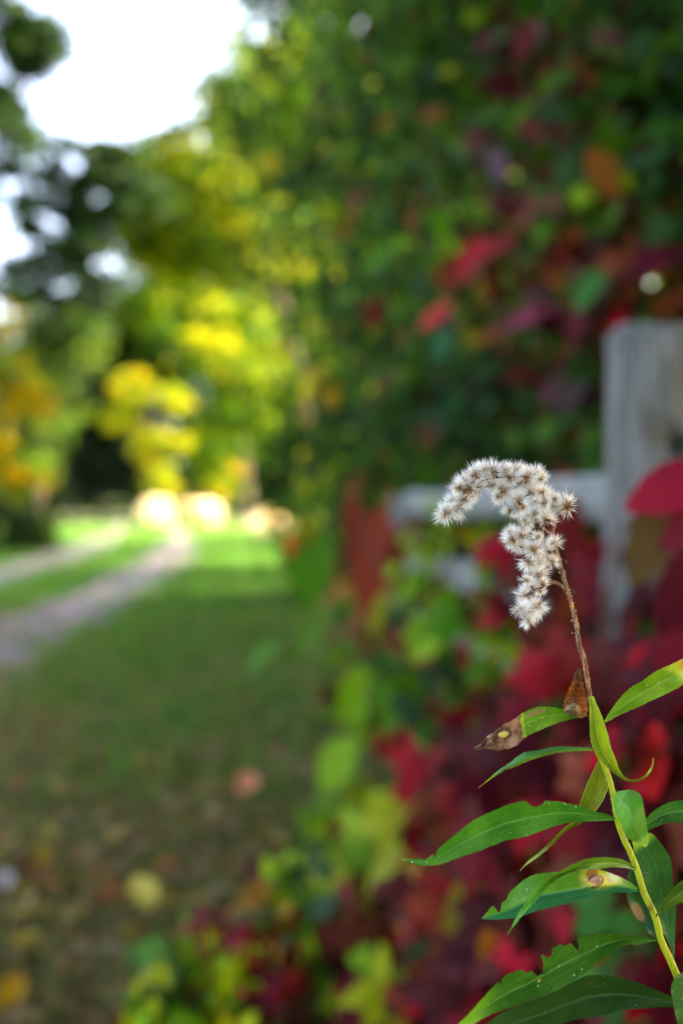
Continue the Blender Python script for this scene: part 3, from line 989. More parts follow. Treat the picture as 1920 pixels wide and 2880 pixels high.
nleaf = 0
while nleaf < 240:
    u, v = random.uniform(640, 1990), random.uniform(-60, 1470)
    p = hit(u, v, surf_up, 2.1, 11)
    if p is None or (p.y > 7 and random.random() < 0.6):
        continue
    put_leaf(random.choice(PALM), p + Vector((random.uniform(-.08, .03), 0, 0)), random.uniform(0.06, 0.095), pick(zone_up(u, v), u, v), curtain)
    nleaf += 1
pts, sz, cl = [], [], []
while len(pts) < 13000:
    u, v = random.uniform(560, 2300), random.uniform(-500, 1480)
    p = hit(u, v, surf_up, 2.1, 14)
    if p is None:
        continue
    q = p + Vector((0.04 + abs(random.gauss(0, .24)), random.gauss(0, .15), random.gauss(0, .1)))
    pts.append(q)
    sz.append(random.uniform(0.05, 0.09) * (1 + 0.07 * q.y))
    cl.append(pick(zone_up(u, v), u, v))
foliage_part(curtain, pts, sz, cl)
SPEC2 = [(1220, 885, 130, 150, (210, 64, 56), 0), (1330, 720, 150, 130, (190, 30, 44), 1), (1270, 770, 150, 120, (130, 44, 28), 1), (1410, 680, 90, 150, (150, 40, 40), 1), (1000, 560, 170, 130, (116, 40, 32), 1), (970, 640, 150, 120, (120, 60, 30), 0),
         (1655, 805, 150, 130, (62, 120, 48), 1), (1850, 725, 200, 165, (96, 22, 40), 1), (1700, 490, 170, 50, (156, 92, 36), 1), (1640, 200, 140, 30, (120, 72, 34), 1), (1480, 95, 130, 110, (110, 30, 34), 1), (1360, 110, 90, 130, (96, 36, 44), 1),
         (1335, 390, 80, 120, (130, 34, 64), 1), (1400, 460, 110, 85, (126, 96, 112), 1), (1470, 310, 90, 140, (84, 130, 20), 0), (1370, 320, 120, 170, (64, 104, 22), 0), (1130, 180, 150, 160, (78, 116, 24), 1), (1240, 630, 90, 60, (96, 150, 14), 1),
         (1520, 650, 80, 110, (84, 140, 18), 1), (1060, 740, 260, 160, (84, 140, 44), 0), (1100, 690, 200, 170, (80, 134, 14), 0), (970, 830, 180, 140, (70, 126, 24), 0), (1280, 1150, 230, 100, (46, 100, 60), 1), (1240, 970, 100, 120, (48, 110, 72), 1),
         (1440, 900, 120, 160, (130, 40, 70), 1), (1500, 880, 150, 170, (150, 60, 80), 1), (1390, 930, 140, 160, (140, 84, 30), 0), (1050, 880, 90, 90, (120, 44, 34), 1), (720, 960, 130, 130, (168, 178, 14), 1), (770, 850, 120, 90, (160, 160, 12), 1),
         (860, 1100, 120, 120, (172, 168, 14), 1), (930, 1120, 150, 100, (184, 140, 16), 1), (890, 1050, 140, 160, (150, 130, 20), 1), (760, 250, 140, 40, (150, 170, 30), 1), (850, 260, 130, 100, (120, 170, 20), 1), (760, 460, 90, 90, (170, 140, 24), 1),
         (610, 480, 80, 90, (190, 190, 12), 1), (1620, 900, 120, 100, (110, 40, 50), 1), (1750, 1000, 140, 120, (70, 36, 40), 1), (1600, 1090, 160, 120, (84, 60, 60), 1), (1540, 1200, 120, 140, (70, 110, 30), 1), (1200, 1230, 200, 100, (112, 60, 40), 1), (1280, 1330, 180, 120, (120, 76, 30), 0),
         (1800, 120, 120, 120, (50, 80, 40), 1), (1840, 430, 140, 160, (44, 82, 40), 0)]
for (u, v, lpx, ang, c, wide) in SPEC2:
    p = hit(u, v, surf_up, 2.1, 12)
    if p is None:
        continue
    d = max(proj(p)[2] - 0.15, 2.0)
    lpx = min(lpx, 0.17 * FPX / d + 25)
    aimed_leaf(random.choice(WIDE if wide else SING), u, v, lpx, ang, c, curtain, d)
vine_stems(curtain, [[(1.25, 2.6, 0), (1.15, 2.7, 0.8), (1.05, 2.9, 1.6), (1.0, 3.2, 2.4), (0.9, 3.6, 3.2)], [(1.3, 3.4, 0), (1.0, 3.9, 1.2), (0.85, 4.2, 2.2), (0.7, 4.6, 3.6)],
                     [(1.1, 5.0, 0), (0.7, 5.6, 1.4), (0.5, 6.0, 3.0), (0.4, 6.6, 4.4)], [(0.6, 8.0, 0), (0.2, 8.2, 2.0), (0.0, 8.8, 4.5)]], 0.016)

# ------------------------------------------------------------------ fallen leaves on the lawn
def fallen(seed):
    r = random.Random(seed)
    v, f = leaflet(1.0, r.uniform(0.3, 0.4), 8, r.uniform(0.3, 0.8), r.uniform(-0.25, 0.25), 0.08)
    v = [(x + 0.06 * math.sin(y * 5), y - 0.5, z) for x, y, z in v]
    mn = min(q[2] for q in v)
    v = [(x, y, z - mn) for x, y, z in v]
    me = bpy.data.meshes.new('fallen_leaf')
    me.from_pydata(v, [], f)
    me.materials.append(M['leaf'])
    me.polygons.foreach_set('use_smooth', [True] * len(me.polygons))
    me.update()
    return me


FALL = [fallen(s) for s in range(5)]
FC = {'yellow': [(206, 176, 62), (190, 168, 60)], 'orange': [(196, 110, 62), (180, 96, 50)], 'tan': [(166, 140, 100), (150, 122, 84), (178, 156, 116)], 'brown': [(96, 66, 44), (110, 74, 48), (84, 60, 46)]}


def drop(p, size, kind, colr=None, label=None):
    o = inst('fallen_leaf', random.choice(FALL))
    o.location = p
    o.rotation_euler = (random.gauss(0, .25) + (0.5 if label else 0), random.gauss(0, .25), random.uniform(0, 6.28) if not label else random.uniform(-1, 1))
    o.scale = (size,) * 3
    c = lin(colr or random.choice(FC[kind]))
    o.color = (*c, 1)
    tag(o, label or f'dry {kind} fallen leaf lying loose on the shaded lawn', 'leaf', None if label else f'{kind} leaves fallen on the lawn')


n_ = 9000
ly = 1.6 + 7.5 * rng.random(n_) ** 1.4
lx = (rng.random(n_) * 2 - 1) * (0.42 * ly + 0.4) - 0.1
lv_, lf_ = leaf_quads(np.stack([lx, ly, 0.015 + 0.05 * rng.random(n_)], 1), 0.035, 0.7)
tag(mesh_obj('leaf_litter', lv_, lf_, M['foliage'], colors=colour_leaves(n_, [(120, 84, 56), (150, 116, 80), (90, 62, 44), (168, 140, 92), (150, 128, 60)], [3, 3, 3, 1.4, 1])), 'crumbled brown leaf litter scattered through the lawn', 'litter', None, 'stuff')
for i in range(270):
    v = 1760 + 1120 * random.random() ** 0.8
    u = random.uniform(-40, 1100 if v < 2300 else 850)
    p = G(u, v, 0.03)
    drop(p, random.uniform(0.04, 0.08), random.choices(['yellow', 'orange', 'tan', 'brown'], [1, 0.9, 4, 3])[0])
for (u, v, s, k, c, lab) in [(693, 2215, .085, 'orange', (240, 150, 104), 'bright salmon fallen leaf standing out on the grass'), (150, 2212, .09, 'tan', (206, 176, 110), 'large cream and orange fallen leaf on the lawn'),
                             (402, 2515, .075, 'yellow', (226, 204, 92), 'bright lemon yellow fallen leaf on the bare grass'), (35, 2795, .07, 'yellow', (196, 142, 10), 'long golden fallen leaf near the trailing creeper'),
                             (15, 2482, .05, 'tan', (176, 164, 160), 'pale ash grey fallen leaf on the lawn'), (120, 2410, .06, 'yellow', (160, 132, 24), 'mustard fallen leaf in the grass'),
                             (590, 2285, .06, 'tan', (176, 160, 96), 'pale straw coloured fallen leaf below the salmon one')]:
    drop(G(u, v, 0.06), s * 1.15, k, c, lab)

# ------------------------------------------------------------------ the goldenrod in focus
def gleaf_mat(name, base, light, vein, tip=None, spots=(), under=None, edge=None, speck=0.5, blot=None, trans=0.3, mid=0.5):
    """goldenrod blade: UV x across (0 lower edge, 1 upper edge), y from base to tip"""
    t = NT(name)
    uv = t.n('ShaderNodeTexCoord').outputs['UV']
    sp = t.n('ShaderNodeSeparateXYZ')
    t.l(uv, sp.inputs[0])
    x, y = sp.outputs[0], sp.outputs[1]
    co = t.coord('Object')
    nz = t.noise(co, 260, 5, 0.6)
    nb = t.noise(co, 70, 3)
    base, light = [(q[0] * 1.0, q[1] * 0.93, q[2] * 0.68) for q in (base, light)]
    c = t.mix(t.step(nb, 0.3, 0.7), lin4(base), lin4(light))
    c = t.mix(t.math('MULTIPLY', t.step(nz, 0.45, 0.7), 0.35), c, lin4(tuple(k * 0.72 for k in base)))
    if under:
        c = t.mix(t.step(x, mid + 0.02, mid - 0.02), c, lin4(under))
    dx = t.math('ABSOLUTE', t.math('SUBTRACT', x, mid))
    # side nerves running with the blade, and fine net
    wv = t.n('ShaderNodeTexWave', wave_type='BANDS', bands_direction='DIAGONAL')
    t.l(t.mapping(uv, (3.0, 9.0, 1)), wv.inputs['Vector'])
    wv.inputs['Scale'].default_value = 1.2
    wv.inputs['Distortion'].default_value = 3.0
    wv.inputs['Detail'].default_value = 2.0
    c = t.mix(t.math('MULTIPLY', t.step(wv.outputs[1], 0.9, 0.99), 0.07), c, lin4(vein))
    n2 = t.math('ABSOLUTE', t.math('SUBTRACT', dx, 0.22))
    c = t.mix(t.math('MULTIPLY', t.step(n2, 0.016, 0.004), 0.16), c, lin4(vein))
    c = t.mix(t.math('MULTIPLY', t.step(dx, 0.022, 0.008), 0.38), c, lin4(vein))
    if edge:
        c = t.mix(t.math('MULTIPLY', t.step(t.math('ABSOLUTE', t.math('SUBTRACT', x, 0.5)), 0.44, 0.5), 0.8), c, lin4(edge))
    if blot:
        c = t.mix(t.math('MULTIPLY', t.step(t.noise(co, 110, 4), 0.55, 0.72), 0.6), c, lin4(blot))
    if speck:
        vo = t.n('ShaderNodeTexVoronoi')
        t.l(co, vo.inputs['Vector'])
        vo.inputs['Scale'].default_value = 420
        sel = t.step(t.noise(co, 60, 2), 0.52, 0.62)
        c = t.mix(t.math('MULTIPLY', t.math('MULTIPLY', t.step(vo.outputs['Distance'], 0.2, 0.1), sel), speck), c, lin4((206, 214, 186)))
    yn = t.math('ADD', y, t.math('ADD', t.math('MULTIPLY', t.math('SUBTRACT', nb, 0.5), 0.2), t.math('MULTIPLY', t.math('SUBTRACT', nz, 0.5), 0.12)))
    if tip:
        mo = t.step(t.noise(co, 420, 5, 0.7), 0.35, 0.7)
        for (s0, s1, tc, *t2) in tip:
            col = lin4(tc) if not t2 else t.mix(mo, lin4(tc), lin4(t2[0]))
            c = t.mix(t.step(yn, s0, s1), c, col)
    for (sx, sy, rx, ry, sc, soft) in spots:
        ex = t.math('DIVIDE', t.math('SUBTRACT', x, sx), rx)
        ey = t.math('DIVIDE', t.math('SUBTRACT', y, sy), ry)
        dd = t.math('SQRT', t.math('ADD', t.math('MULTIPLY', ex, ex), t.math('MULTIPLY', ey, ey)))
        dd = t.math('ADD', dd, t.math('MULTIPLY', t.math('SUBTRACT', nz, 0.5), 0.6))
        c = t.mix(t.step(dd, 1.0 + soft, 1.0 - soft), c, lin4(sc))
    hb = t.math('ADD', nz, t.math('MULTIPLY', t.step(dx, 0.06, 0.0), -0.8))
    return t.finish(c, 0.5, 0.25, trans, t.mix(1.0, c, (1.1, 1.1, 0.6, 1), 'MULTIPLY'), bump=hb, bstr=0.35, bdist=0.0004)


PD = 0.36
root_px = P(*z3(1600, 1200), PD + 0.005)
plant = thing('goldenrod_plant', 'goldenrod gone to seed, drooping white fluffy head above ragged green leaves', 'plant', None, (0.21, 0.40, 0))
PL = Vector(plant.location)
brg = random.Random(5)


def g_leaf(up, lo, d0, d1, mat, bow=0.0, fold=0.004, bites=(), nL=96, nW=10, wave=0.0008, mid=0.5, label=None, serr=0.9, twist=0.0, crinkle=None):
    U = smooth_line(up, nL + 1)
    Lo = smooth_line(lo, nL + 1)
    ph = brg.uniform(0, 6)
    # ragged, slightly toothed margins
    for E, O in ((U, Lo), (Lo, U)):
        for i in range(2, nL - 1):
            k = O[i] - E[i]
            ln = max(np.linalg.norm(k), 1e-6)
            tooth = (brg.random() ** 2) * serr + (serr * 1.2 if i % 7 == 0 else 0)
            E[i] += k / ln * min(tooth, ln * 0.2)
    wlo, whi = [0.0] * (nL + 1), [1.0] * (nL + 1)
    for (side, tc, hw, dep) in bites:
        for i in range(nL + 1):
            s = (i / nL - tc) / hw
            if abs(s) < 1:
                e = (1 - s * s) ** 0.5 * dep * (1 + 0.08 * math.sin(i * 2.1))
                if side > 0:
                    whi[i] = min(whi[i], 1 - e)
                else:
                    wlo[i] = max(wlo[i], e)
    verts, uvs, faces = [], [], []
    for i in range(nL + 1):
        t = i / nL
        for j in range(nW + 1):
            w = wlo[i] + (whi[i] - wlo[i]) * j / nW
            q = Lo[i] * (1 - w) + U[i] * w
            wd = (w - mid) / (mid if w < mid else 1 - mid)
            d = d0 + (d1 - d0) * t + bow * math.sin(math.pi * t) + fold * (1 - abs(wd)) * math.sin(math.pi * min(1, t * 1.1 + 0.02)) + twist * (w - .5) * t
            d += wave * math.sin(t * 17 + ph + wd * 1.3) * abs(wd)
            if crinkle and t > crinkle[0]:
                k = min(1, (t - crinkle[0]) * 8)
                d += crinkle[1] * k * (math.sin(t * 61 + w * 9 + ph) + 0.7 * math.sin(t * 38 - w * 17) + 0.5 * math.sin(t * 97 + w * 31))
                q = q + np.array([math.sin(t * 83 + w * 5), math.sin(t * 71 + 2 + w * 4)]) * 1.3 * k
            verts.append(P(q[0], q[1], d) - PL)
            uvs.append((w, t))
    n = nW + 1
    for i in range(nL):
        for j in range(nW):
            faces.append((i * n + j, i * n + j + 1, (i + 1) * n + j + 1, (i + 1) * n + j))
    o = mesh_obj('leaf', verts, faces, mat, plant, True, uvs=uvs)
    if label:
        o['label'] = label
    return o


Z2 = lambda pts: [z2(*p) for p in pts]
Z3 = lambda pts: [z3(*p) for p in pts]

# A: half-dead leaf, brown tip with a gall
mA = gleaf_mat('leaf_brown_tip', (78, 140, 38), (104, 158, 48), (150, 190, 100), tip=[(0.545, 0.585, (170, 190, 60)), (0.575, 0.60, (164, 122, 100), (112, 72, 54))],
               spots=[(0.5, 0.80, 0.9, 0.02, (120, 82, 62), 0.5), (0.80, 0.42, 0.10, 0.09, (150, 118, 92), 0.3), (0.5, 0.90, 0.9, 0.03, (112, 72, 56), 0.5), (0.75, 0.70, 0.25, 0.04, (118, 80, 62), 0.5), (0.2, 0.66, 0.2, 0.04, (176, 136, 116), 0.5)])
leafA = g_leaf(Z2([(892, 583), (830, 575), (760, 556), (710, 540), (620, 525), (540, 525), (470, 550), (410, 580), (365, 615), (300, 650), (230, 700), (170, 740), (130, 785), (85, 815), (75, 822)]),
               Z2([(892, 592), (830, 605), (760, 620), (690, 640), (610, 670), (540, 700), (480, 725), (430, 760), (380, 808), (330, 825), (250, 840), (200, 830), (140, 830), (95, 837), (75, 828)]),
               PD + 0.002, PD - 0.012, mA, bow=-0.004, wave=0.0012, crinkle=(0.6, 0.0009), nW=14, label='green leaf withered brown towards its tip, with a round gall')


def dome(c_px, d, rx, ry, h, mat, name, parent, label=None, ang=0.0):
    vs_, fs = [], []
    n, m = 14, 5
    for i in range(m + 1):
        a = i / m * math.pi / 2
        for k in range(n):
            b = 2 * math.pi * k / n
            ex, ey = math.cos(b) * rx * math.cos(a), math.sin(b) * ry * math.cos(a)
            q = P(c_px[0] + ex * math.cos(ang) - ey * math.sin(ang), c_px[1] + ex * math.sin(ang) + ey * math.cos(ang), d - h * math.sin(a))
            vs_.append(q - PL)
        if i:
            for k in range(n):
                fs.append(((i - 1) * n + k, (i - 1) * n + (k + 1) % n, i * n + (k + 1) % n, i * n + k))
    fs.append(tuple(m * n + k for k in range(n)))
    o = mesh_obj(name, vs_, fs, mat, parent, True)
    o.matrix_parent_inverse = Matrix()
    if label:
        o['label'] = label
    return o


def ring_pts(c, rx, ry, ang, d, n=20):
    out = []
    for k in range(n + 1):
        b = 2 * math.pi * k / n
        ex, ey = math.cos(b) * rx, math.sin(b) * ry
        out.append(P(c[0] + ex * math.cos(ang) - ey * math.sin(ang), c[1] + ex * math.sin(ang) + ey * math.cos(ang), d) - PL)
    return out


M['gall'] = simple_mat('gall', (176, 140, 60), (214, 186, 92), 500, 0.6, 0.3, None, 0.3, 0.0004)
M['gall_rim'] = simple_mat('gall_rim', (40, 34, 30), (92, 74, 56), 600, 0.7, 0.2, None, 0.3, 0.0004)
gd = PD - 0.0138
dome(z2(290, 725), gd, 15, 9.5, 0.0014, M['gall'], 'gall', leafA, 'yellow gall on the brown leaf tip', -0.3)
v_, f_ = tube(ring_pts(z2(297, 716), 19.5, 14.5, -0.15, gd - 0.0002), [0.00022 + 0.00012 * math.sin(k) for k in range(21)], 5)
mesh_obj('gall_rim', v_, f_, M['gall_rim'], leafA, True)

# B: dead curled leaf against the stem
mB = gleaf_mat('leaf_dead', (130, 72, 40), (176, 100, 54), (76, 44, 30), tip=[(0.55, 0.85, (112, 74, 52))], speck=0.0, blot=(84, 56, 42), trans=0.15)
leafB = g_leaf(Z2([(875, 592), (893, 560), (885, 480), (870, 400), (850, 310), (842, 262), (832, 252)]),
               Z2([(830, 606), (770, 590), (722, 562), (722, 485), (750, 410), (782, 345), (797, 288), (815, 256), (828, 251)]),
               PD - 0.002, PD - 0.004, mB, bow=0.003, fold=0.006, wave=0.0016, nL=60, crinkle=(0.0, 0.0004), label='dead brown leaf curled up beside the stem')
mB2 = gleaf_mat('leaf_dead_curl', (112, 88, 72), (138, 112, 94), (80, 56, 44), speck=0.0, blot=(96, 70, 56), trans=0.1)
o = g_leaf(Z2([(720, 560), (735, 530), (775, 503), (815, 508), (838, 535), (852, 570), (868, 596)]), Z2([(720, 568), (745, 578), (780, 592), (812, 604), (835, 606), (852, 606), (868, 600)]),
           PD - 0.007, PD - 0.004, mB2, bow=-0.004, fold=-0.004, nL=40, mid=0.5)
o.name = 'leaf_curl'
o.parent = leafB
v_, f_ = tube(ring_pts(z2(764, 490), 9, 7.5, 0.3, PD - 0.0035), [0.00028 + 0.0001 * math.sin(k * 2) for k in range(21)], 5)
mesh_obj('leaf_hole_rim', v_, f_, M['gall_rim'], leafB, True)

# C: bright leaf hanging down the front of the stem, tip hooked up to the right
mC = gleaf_mat('leaf_lime', (128, 162, 34), (146, 178, 54), (176, 198, 92), edge=(170, 196, 84), speck=0.1, mid=0.42)
g_leaf(Z2([(932, 452), (960, 520), (990, 590), (1020, 680), (1040, 750), (1060, 830), (1090, 900), (1115, 970), (1140, 1010), (1170, 1036), (1205, 1048), (1250, 1042), (1290, 1020), (1325, 980), (1345, 940), (1354, 888)]),
       Z2([(895, 456), (905, 540), (905, 620), (905, 700), (915, 780), (940, 850), (970, 905), (1010, 950), (1060, 985), (1100, 1015), (1140, 1045), (1200, 1063), (1255, 1056), (1302, 1030), (1340, 988), (1359, 930), (1358, 888)]),
       PD - 0.003, PD - 0.016, mC, bow=-0.009, fold=0.006, mid=0.42, label='lime green leaf folded down along the stem, tip curling up')
# D: leaf rising to the right
mD = gleaf_mat('leaf_rising', (100, 150, 34), (122, 168, 46), (160, 196, 96), tip=[(0.60, 0.70, (190, 192, 60)), (0.70, 0.76, (210, 168, 66))], speck=0.9)
g_leaf(Z2([(1008, 628), (1040, 570), (1090, 500), (1150, 430), (1210, 380), (1280, 340), (1340, 295), (1400, 260), (1470, 230), (1540, 196), (1600, 165), (1680, 130), (1760, 110)]),
       Z2([(1012, 642), (1050, 625), (1110, 590), (1180, 560), (1260, 525), (1330, 490), (1400, 460), (1470, 425), (1540, 390), (1600, 345), (1650, 290), (1710, 210), (1760, 114)]),
       PD + 0.004, PD + 0.002, mD, bow=0.003, fold=0.004, label='light green leaf rising to the right with a yellow blotch')
# E: narrow leaf seen edge-on
mE = gleaf_mat('leaf_narrow', (52, 124, 58), (70, 142, 76), (140, 186, 130), under=(126, 160, 48), tip=[(0.78, 0.9, (150, 170, 40)), (0.93, 0.99, (196, 150, 50))], mid=0.35)
g_leaf(Z2([(928, 818), (830, 812), (740, 808), (650, 810), (590, 820), (550, 835), (490, 840), (440, 850), (390, 880), (340, 920), (280, 960), (230, 1000), (180, 1045), (140, 1080), (112, 1104)]),
       Z2([(928, 836), (850, 842), (770, 848), (700, 855), (620, 870), (560, 885), (480, 910), (410, 940), (350, 965), (310, 975), (270, 1000), (220, 1030), (180, 1057), (145, 1083), (114, 1107)]),
       PD + 0.003, PD - 0.010, mE, bow=-0.005, fold=-0.006, mid=0.35, label='narrow leaf seen almost edge-on below the brown-tipped one')
# F: twisted leaf behind the stem
mF = gleaf_mat('leaf_twisted', (94, 116, 22), (112, 134, 34), (150, 168, 70), edge=(150, 170, 60), speck=0.1, tip=[(0.72, 0.85, (156, 174, 104))], trans=0.4)
g_leaf([z2(966, 905), z2(930, 980), z2(890, 1060), z2(860, 1140), z2(828, 1235), z2(800, 1310), z2(760, 1360), z2(730, 1382), z2(690, 1420), z2(620, 1490), z2(542, 1566), z3(735, 425), z3(691, 476)],
       [z2(1003, 925), z2(1037, 990), z2(1040, 1090), z2(1005, 1185), z2(958, 1255), z2(910, 1310), z2(840, 1360), z2(780, 1392), z2(715, 1432), z2(640, 1508), z2(560, 1580), z3(725, 450), z3(693, 481)],
       PD + 0.010, PD + 0.006, mF, bow=0.004, fold=0.003, label='olive leaf twisting away behind the stem')
# G: long leaf reaching left, bite in the upper edge
mG = gleaf_mat('leaf_long', (56, 124, 36), (76, 142, 50), (118, 172, 88), speck=0.7, tip=[(0.95, 0.99, (160, 186, 70))])
g_leaf(Z3([(1205, 193), (1150, 170), (1090, 155), (1020, 130), (960, 115), (900, 105), (840, 100), (790, 99), (740, 100), (690, 105), (620, 125), (560, 150), (500, 175), (450, 200), (400, 235), (340, 285), (290, 325), (240, 370), (205, 402), (180, 418), (150, 413), (100, 415), (57, 413)]),
       Z3([(1205, 207), (1100, 212), (1000, 215), (930, 225), (860, 245), (780, 275), (700, 300), (620, 315), (540, 345), (470, 375), (400, 395), (330, 420), (280, 440), (220, 450), (190, 452), (160, 452), (120, 441), (85, 430), (57, 416)]),
       PD + 0.001, PD - 0.018, mG, bow=-0.006, fold=0.005, bites=[(1, 0.352, 0.036, 0.20), (1, 0.845, 0.010, 0.35)], label='long green leaf reaching over the creeper with a bite in its upper edge')
# H: leaf with the yellow-ringed blotch
mH = gleaf_mat('leaf_blotched', (66, 132, 32), (92, 152, 44), (120, 180, 110), under=(36, 106, 66), speck=0.4, mid=0.4,  # lower half carries painted shade and sky sheen of the downturned fold
               spots=[(0.80, 0.235, 0.5, 0.105, (196, 190, 40), 0.45), (0.62, 0.25, 0.22, 0.085, (222, 200, 110), 0.5), (0.85, 0.285, 0.22, 0.035, (170, 112, 44), 0.3), (0.66, 0.17, 0.14, 0.022, (168, 110, 84), 0.4), (0.88, 0.16, 0.3, 0.04, (190, 200, 150), 0.5)])
leafH = g_leaf(Z3([(1325, 567), (1280, 535), (1230, 510), (1180, 490), (1110, 470), (1050, 473), (980, 483), (900, 483), (840, 488), (780, 495), (730, 515), (690, 545), (650, 580), (620, 610), (590, 635), (560, 655), (530, 680), (505, 712), (486, 733)]),
               Z3([(1325, 593), (1240, 597), (1180, 597), (1100, 610), (1030, 630), (960, 650), (880, 672), (800, 690), (740, 710), (680, 730), (620, 738), (560, 742), (510, 742), (486, 738)]),
               PD + 0.002, PD - 0.013, mH, bow=-0.004, fold=-0.007, mid=0.4, bites=[(1, 0.875, 0.022, 0.55), (1, 0.83, 0.03, 0.16)], label='green leaf with a yellow-ringed blotch near the stem')
v_, f_ = tube(ring_pts(z3(1098, 535), 22, 17, -0.5, PD - 0.0105), [0.0002 + 0.0001 * math.sin(k) for k in range(21)], 5)
mesh_obj('gall_rim', v_, f_, M['gall_rim'], leafH, True)
M['gall_pink'] = simple_mat('gall_pink', (150, 96, 76), (190, 140, 112), 600, 0.7, 0.2, None, 0.3, 0.0004)
dome(z3(1095, 537), PD - 0.0098, 20, 15, 0.0009, M['gall_pink'], 'gall', leafH, 'pink brown gall inside a dark ring', -0.5)
# I: narrow arching leaf in front of H
mI = gleaf_mat('leaf_arching', (70, 112, 24), (92, 136, 34), (140, 176, 80), speck=0.1, tip=[(0.45, 0.75, (84, 148, 56))], edge=(110, 150, 50))
g_leaf(Z3([(1312, 461), (1270, 430), (1220, 412), (1160, 405), (1090, 407), (1030, 420), (960, 450), (900, 485), (840, 520), (790, 570), (740, 625), (700, 680), (665, 740), (640, 790), (621, 823)]),
       Z3([(1312, 476), (1260, 465), (1210, 460), (1160, 463), (1110, 470), (1050, 475), (980, 488), (920, 510), (870, 540), (830, 575), (780, 635), (730, 690), (690, 737), (655, 783), (624, 825)]),
       PD - 0.001, PD - 0.026, mI, bow=-0.012, fold=0.003, label='narrow leaf arching over the blotched one')
# J: pale leaf in front of the stem
mJ = gleaf_mat('leaf_front', (72, 140, 44), (92, 158, 58), (130, 182, 100), tip=[(0.78, 0.88, (150, 182, 70))], speck=0.15, mid=0.45)
g_leaf(Z3([(1197, 72), (1215, 52), (1250, 44), (1290, 42), (1325, 55), (1345, 80), (1355, 120), (1362, 165), (1372, 215), (1380, 265), (1385, 305), (1380, 335), (1371, 350)]),
       Z3([(1197, 82), (1196, 110), (1200, 150), (1212, 185), (1228, 220), (1245, 262), (1265, 295), (1290, 315), (1315, 325), (1335, 340), (1352, 346), (1362, 350), (1369, 351)]),
       PD - 0.003, PD - 0.014, mJ, bow=-0.010, fold=-0.004, mid=0.45, label='broad pale green leaf bending down in front of the stem')
# K: leaf to the right edge
mK = gleaf_mat('leaf_right', (50, 112, 52), (70, 132, 66), (120, 170, 110), speck=0.5)
g_leaf(Z3([(1262, 258), (1330, 225), (1375, 190), (1410, 155), (1450, 130), (1500, 108), (1568, 95), (1660, 90), (1740, 110), (1800, 150)]), Z3([(1262, 266), (1330, 265), (1380, 260), (1430, 240), (1480, 222), (1530, 218), (1568, 218), (1660, 210), (1740, 185), (1800, 154)]),
       PD + 0.005, PD + 0.012, mK, bow=0.002, fold=0.005, label='green leaf leaving the stem behind the pale one')
# L: leaves hanging behind the stem, shade painted into their green
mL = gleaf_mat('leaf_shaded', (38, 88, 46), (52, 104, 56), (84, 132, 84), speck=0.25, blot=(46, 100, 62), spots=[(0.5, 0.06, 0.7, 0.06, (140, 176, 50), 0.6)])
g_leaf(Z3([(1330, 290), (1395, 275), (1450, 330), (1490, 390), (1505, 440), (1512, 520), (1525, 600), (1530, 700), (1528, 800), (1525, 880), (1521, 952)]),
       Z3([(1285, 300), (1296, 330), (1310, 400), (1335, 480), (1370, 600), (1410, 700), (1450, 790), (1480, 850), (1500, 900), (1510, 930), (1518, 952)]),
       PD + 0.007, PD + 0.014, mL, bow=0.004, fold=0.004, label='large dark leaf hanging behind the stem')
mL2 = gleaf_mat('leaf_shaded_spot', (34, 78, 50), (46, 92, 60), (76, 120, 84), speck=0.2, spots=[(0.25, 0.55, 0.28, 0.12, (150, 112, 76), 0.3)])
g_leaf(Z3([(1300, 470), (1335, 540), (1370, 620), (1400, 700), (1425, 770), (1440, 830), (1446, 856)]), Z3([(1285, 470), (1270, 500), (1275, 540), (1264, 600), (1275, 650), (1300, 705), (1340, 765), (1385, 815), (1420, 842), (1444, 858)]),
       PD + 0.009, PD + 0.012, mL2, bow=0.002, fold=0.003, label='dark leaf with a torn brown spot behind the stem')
# M: small leaf to the right edge
mM = gleaf_mat('leaf_small', (62, 100, 30), (84, 122, 40), (130, 160, 84), speck=0.3)
g_leaf(Z3([(1418, 722), (1445, 660), (1480, 610), (1520, 565), (1568, 525), (1640, 480), (1720, 450)]), Z3([(1424, 730), (1450, 705), (1490, 680), (1530, 665), (1568, 645), (1650, 570), (1720, 454)]),
       PD - 0.001, PD - 0.006, mM, fold=0.004, label='olive green leaf turning up to the right from the lower stem')
# N: long ragged leaf, base green darkened for shade
mN = gleaf_mat('leaf_ragged', (46, 98, 24), (62, 116, 34), (112, 160, 84), tip=[(0.66, 0.9, (112, 160, 36))], speck=0.6, spots=[(0.42, 0.52, 0.03, 0.008, (206, 170, 40), 0.5)])
g_leaf(Z3([(1430, 848), (1350, 832), (1270, 825), (1190, 818), (1100, 820), (1040, 830), (980, 843), (920, 866), (870, 890), (820, 915), (780, 945), (730, 985), (690, 1010), (655, 1022), (610, 1045), (570, 1080), (530, 1120), (490, 1165), (450, 1210), (410, 1255), (360, 1300), (310, 1340), (250, 1390)]),
       Z3([(1430, 856), (1380, 865), (1320, 880), (1290, 874), (1250, 880), (1200, 905), (1160, 932), (1120, 970), (1070, 1010), (1030, 1040), (980, 1070), (930, 1100), (880, 1125), (810, 1150), (750, 1175), (690, 1200), (640, 1215), (580, 1235), (520, 1260), (450, 1300), (380, 1345), (310, 1385), (250, 1394)]),
       PD - 0.001, PD - 0.030, mN, bow=-0.004, fold=0.006, nL=140, bites=[(1, 0.33, 0.014, 0.32), (1, 0.365, 0.02, 0.10), (1, 0.445, 0.02, 0.18), (1, 0.505, 0.032, 0.46), (1, 0.545, 0.02, 0.2), (-1, 0.28, 0.012, 0.1), (1, 0.665, 0.006, 0.16)],
       label='long ragged leaf with insect bites along its upper edge')
